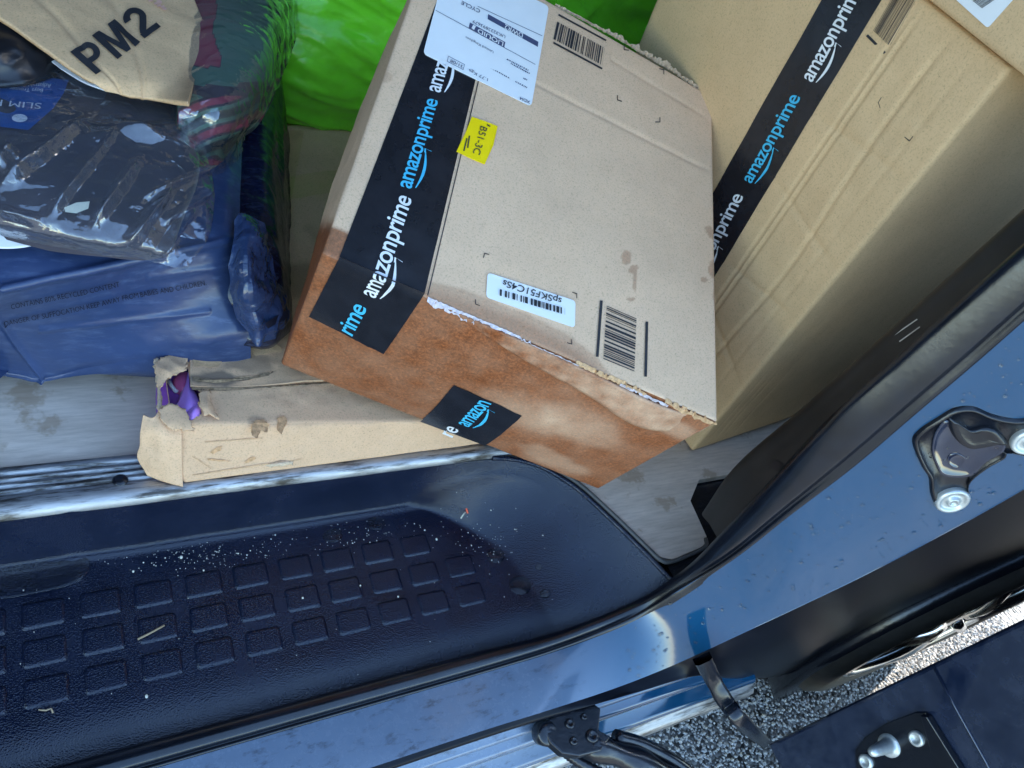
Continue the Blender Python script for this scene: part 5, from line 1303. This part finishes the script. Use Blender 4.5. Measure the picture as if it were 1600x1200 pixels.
for k in range(7): 
    x, y = 236 + rngp.uniform(-6, 18), 4 + rngp.uniform(-4, 12); poly_decal('pink_print', PS, [(x, y), (x + 6, y - 2), (x + 7, y + 2), (x + 1, y + 3)], 'print_salmon', pmb, .0014, (.7, .7))
o, s_ = px_sheet('white_liner', [[(96, 108, .366), (130, 128, .366), (164, 141, .366)], [(60, 80, .367), (120, 108, .367), (170, 125, .367)], [(0, 30, .367), (100, 60, .367), (180, 80, .367)]], 'slip_white', None, .0012)
tag(o, 'thin white sheet peeking out under the carton marked PM2', 'paper')
# dark crumpled patch in the far left corner
kb = empty('dark_patch', at_z(-20, 60, .35), 'dark crumpled patch in the far left corner above the clothes', 'bag')
rows = [[(-140, 120, .355), (-40, 130, .358), (40, 125, .360), (95, 105, .360)], [(-140, 70, .375), (-40, 75, .380), (30, 72, .380), (80, 80, .372)], [(-140, 0, .38), (-40, 10, .385), (40, 20, .385), (100, 40, .375)]]
bag('bag_skin', rows, 50, 40, 'dark_patch', kb, lambda u, v, p: crinkle(p, 1.2, 1.4, 3), .352)

# ================================================================== small things on the tray and wet paint
def pebble(c, r, V, F, rng, fl=.6):
    b = len(V)
    for t in ico: V.append(c + Vector((t.x * r * rng.uniform(.7, 1.3), t.y * r * rng.uniform(.7, 1.5), t.z * r * fl)))
    F += [tuple(k + b for k in f) for f in icf]
rng = random.Random(9); V = []; F = []
for _ in range(420):
    k = rng.random()
    if k < .5: x, y = rng.gauss(300, 110), rng.gauss(866, 14)
    elif k < .75: x, y = rng.gauss(560, 90), rng.gauss(832, 18)
    elif k < .9: x, y = rng.gauss(760, 24), rng.gauss(850, 20)
    else: x, y = rng.uniform(0, 900), rng.uniform(850, 1090)
    p = at_z(x, y, .0); 
    if p.y > rim_y(p.x) - .02 or p.x > .6: continue
    p.z = tray_z(p.x, p.y); pebble(p, rng.uniform(.0003, .0007) * (1.7 if rng.random() < .1 else 1), V, F, rng)
tag(mesh_obj('grit', V, F, 'crumb', smooth=False), 'pale grit scattered over the black step tray', 'grit', kind='stuff')
for (x, y, r, lab_) in ((208, 893, .003, 'pale crumb left of the pair lying near the tray wall'), (283, 871, .0032, 'largest pale crumb below the tray wall'), (318, 891, .002, 'pale crumb on the edge of the top row tread pad'), (473, 934, .0026, 'pale crumb lying on a middle row tread pad'), (682, 843, .0032, 'pale crumb right of the last top row tread pad'), (622, 932, .0022, 'pale crumb between the middle and bottom tread rows'), (229, 1088, .003, 'pale crumb below the bottom row of tread pads'), (563, 915, .002, 'pale crumb on the tread pad nearest the tray centre'), (430, 836, .002, 'pale crumb high on the tray floor by the wall')):
    p = at_z(x, y, .003); V = []; F = []; pebble(p, r, V, F, random.Random(int(x)), .7)
    o = mesh_obj('crumb', V, F, 'crumb'); o.data.materials[0] = MATS['crumb']; tag(o, lab_, 'crumb', 'crumbs on the tray'); m = o.modifiers.new('s', 'SUBSURF'); m.levels = m.render_levels = 2
def stick(name, pts, r, mat, label, cat):
    o = mesh_obj(name, *tube([at_z(x, y, z) for x, y, z in pts], r, 6), mat); tag(o, label, cat)
stick('twig', [(215, 999, .004), (235, 989, .005), (257, 977, .004)], .0011, 'twig', 'dry straw lying across a tread pad', 'twig')
stick('grass_stem', [(60, 1109, .003), (72, 1110, .003), (80, 1107, .004), (83, 1114, .003)], .0008, 'twig', 'bent grass stem below the bottom tread pads at left', 'twig')
stick('red_splinter', [(726, 786, .018), (728, 793, .017), (731, 802, .016)], .0014, 'splinter_red', 'red splinter near the back wall of the tray', 'splinter')
stick('pale_splinter', [(720, 810, .014), (724, 804, .016), (727, 800, .016)], .0009, 'crumb', 'pale sliver lying beside the red splinter', 'splinter')
# water on the tray
def drop_mesh(c, n, r, h, V, F, k=14, sq=1.0):
    n = n.normalized(); a = n.cross(Vector((0, 1, .3))).normalized(); b = n.cross(a); base = len(V); R = ((1, 0), (.92, .35), (.7, .72), (.4, .93))
    for f, z in R:
        for j in range(k): V.append(c + (a * math.cos(2 * math.pi * j / k) + b * math.sin(2 * math.pi * j / k) * sq) * r * f + n * h * z)
    V.append(c + n * h)
    for q in range(3):
        for j in range(k): F.append((base + q * k + j, base + q * k + (j + 1) % k, base + (q + 1) * k + (j + 1) % k, base + (q + 1) * k + j))
    for j in range(k): F.append((base + 3 * k + j, base + 3 * k + (j + 1) % k, base + 4 * k))
for (x, y, r, h, lab_) in ((813, 915, .0155, .0045, 'large round water drop at the right end of the tray'), (775, 868, .013, .003, 'water puddle drop above the large round drop'), (852, 928, .007, .003, 'small water drop right of the large round drop'), (885, 985, .004, .002, 'single water bead by the tray lip'), (520, 837, .012, .002, 'water drop right beside the tray wall'), (588, 818, .012, .002, 'water drop nearest the tray wall'), (842, 886, .005, .002, 'water bead up and right of the large round drop')):
    p = at_z(x, y, .004)
    for _ in range(6): p = at_z(x, y, tray_z(p.x, p.y))
    V = []; F = []; nn = Vector((tray_z(p.x - .004, p.y) - tray_z(p.x + .004, p.y), tray_z(p.x, p.y - .004) - tray_z(p.x, p.y + .004), .008))
    drop_mesh(p, nn, r, h, V, F, 18, .8); tag(mesh_obj('water_drop', V, F, 'water'), lab_, 'water drop', 'water drops on the tray')
po = smooth_loop([(-60, 872), (0, 866), (60, 858), (118, 858), (140, 880), (128, 905), (96, 918), (40, 930), (-10, 938), (-60, 946)], 60)
V = [at_z(x, y, .0022) for x, y in po]; cc = sum(V, Vector()) / len(V); n = len(V)
V += [cc + (p - cc) * .97 + Vector((0, 0, .0011)) for p in V[:n]] + [cc + (p - cc) * .90 + Vector((0, 0, .0014)) for p in V[:n]] + [cc + Vector((0, 0, .0014))]
F = [(k * n + i, k * n + (i + 1) % n, (k + 1) * n + (i + 1) % n, (k + 1) * n + i) for k in range(2) for i in range(n)] + [(2 * n + i, 2 * n + (i + 1) % n, 3 * n) for i in range(n)]
o = mesh_obj('puddle', V, F, 'water'); tag(o, 'shallow puddle by the tray wall at the left edge', 'puddle')
if o.data.polygons[-1].normal.z < 0: o.data.flip_normals()
# fine beads on the painted pillar
V = []; F = []; rng = random.Random(17)
for _ in range(420):
    u = rng.uniform(.36, .86); v = rng.uniform(.05, .95); c = pillar.P(u, v, .0)
    if rng.random() < (.35 if u < .55 else 0): continue
    r = rng.choice((.0008, .001, .0012, .0016, .0024)); drop_mesh(c, pillar.nrm(u, v), r, r * .6, V, F, 7)
tag(mesh_obj('rain_beads', V, F, 'water'), 'tiny rain beads on the painted door pillar', 'water drops', kind='stuff')
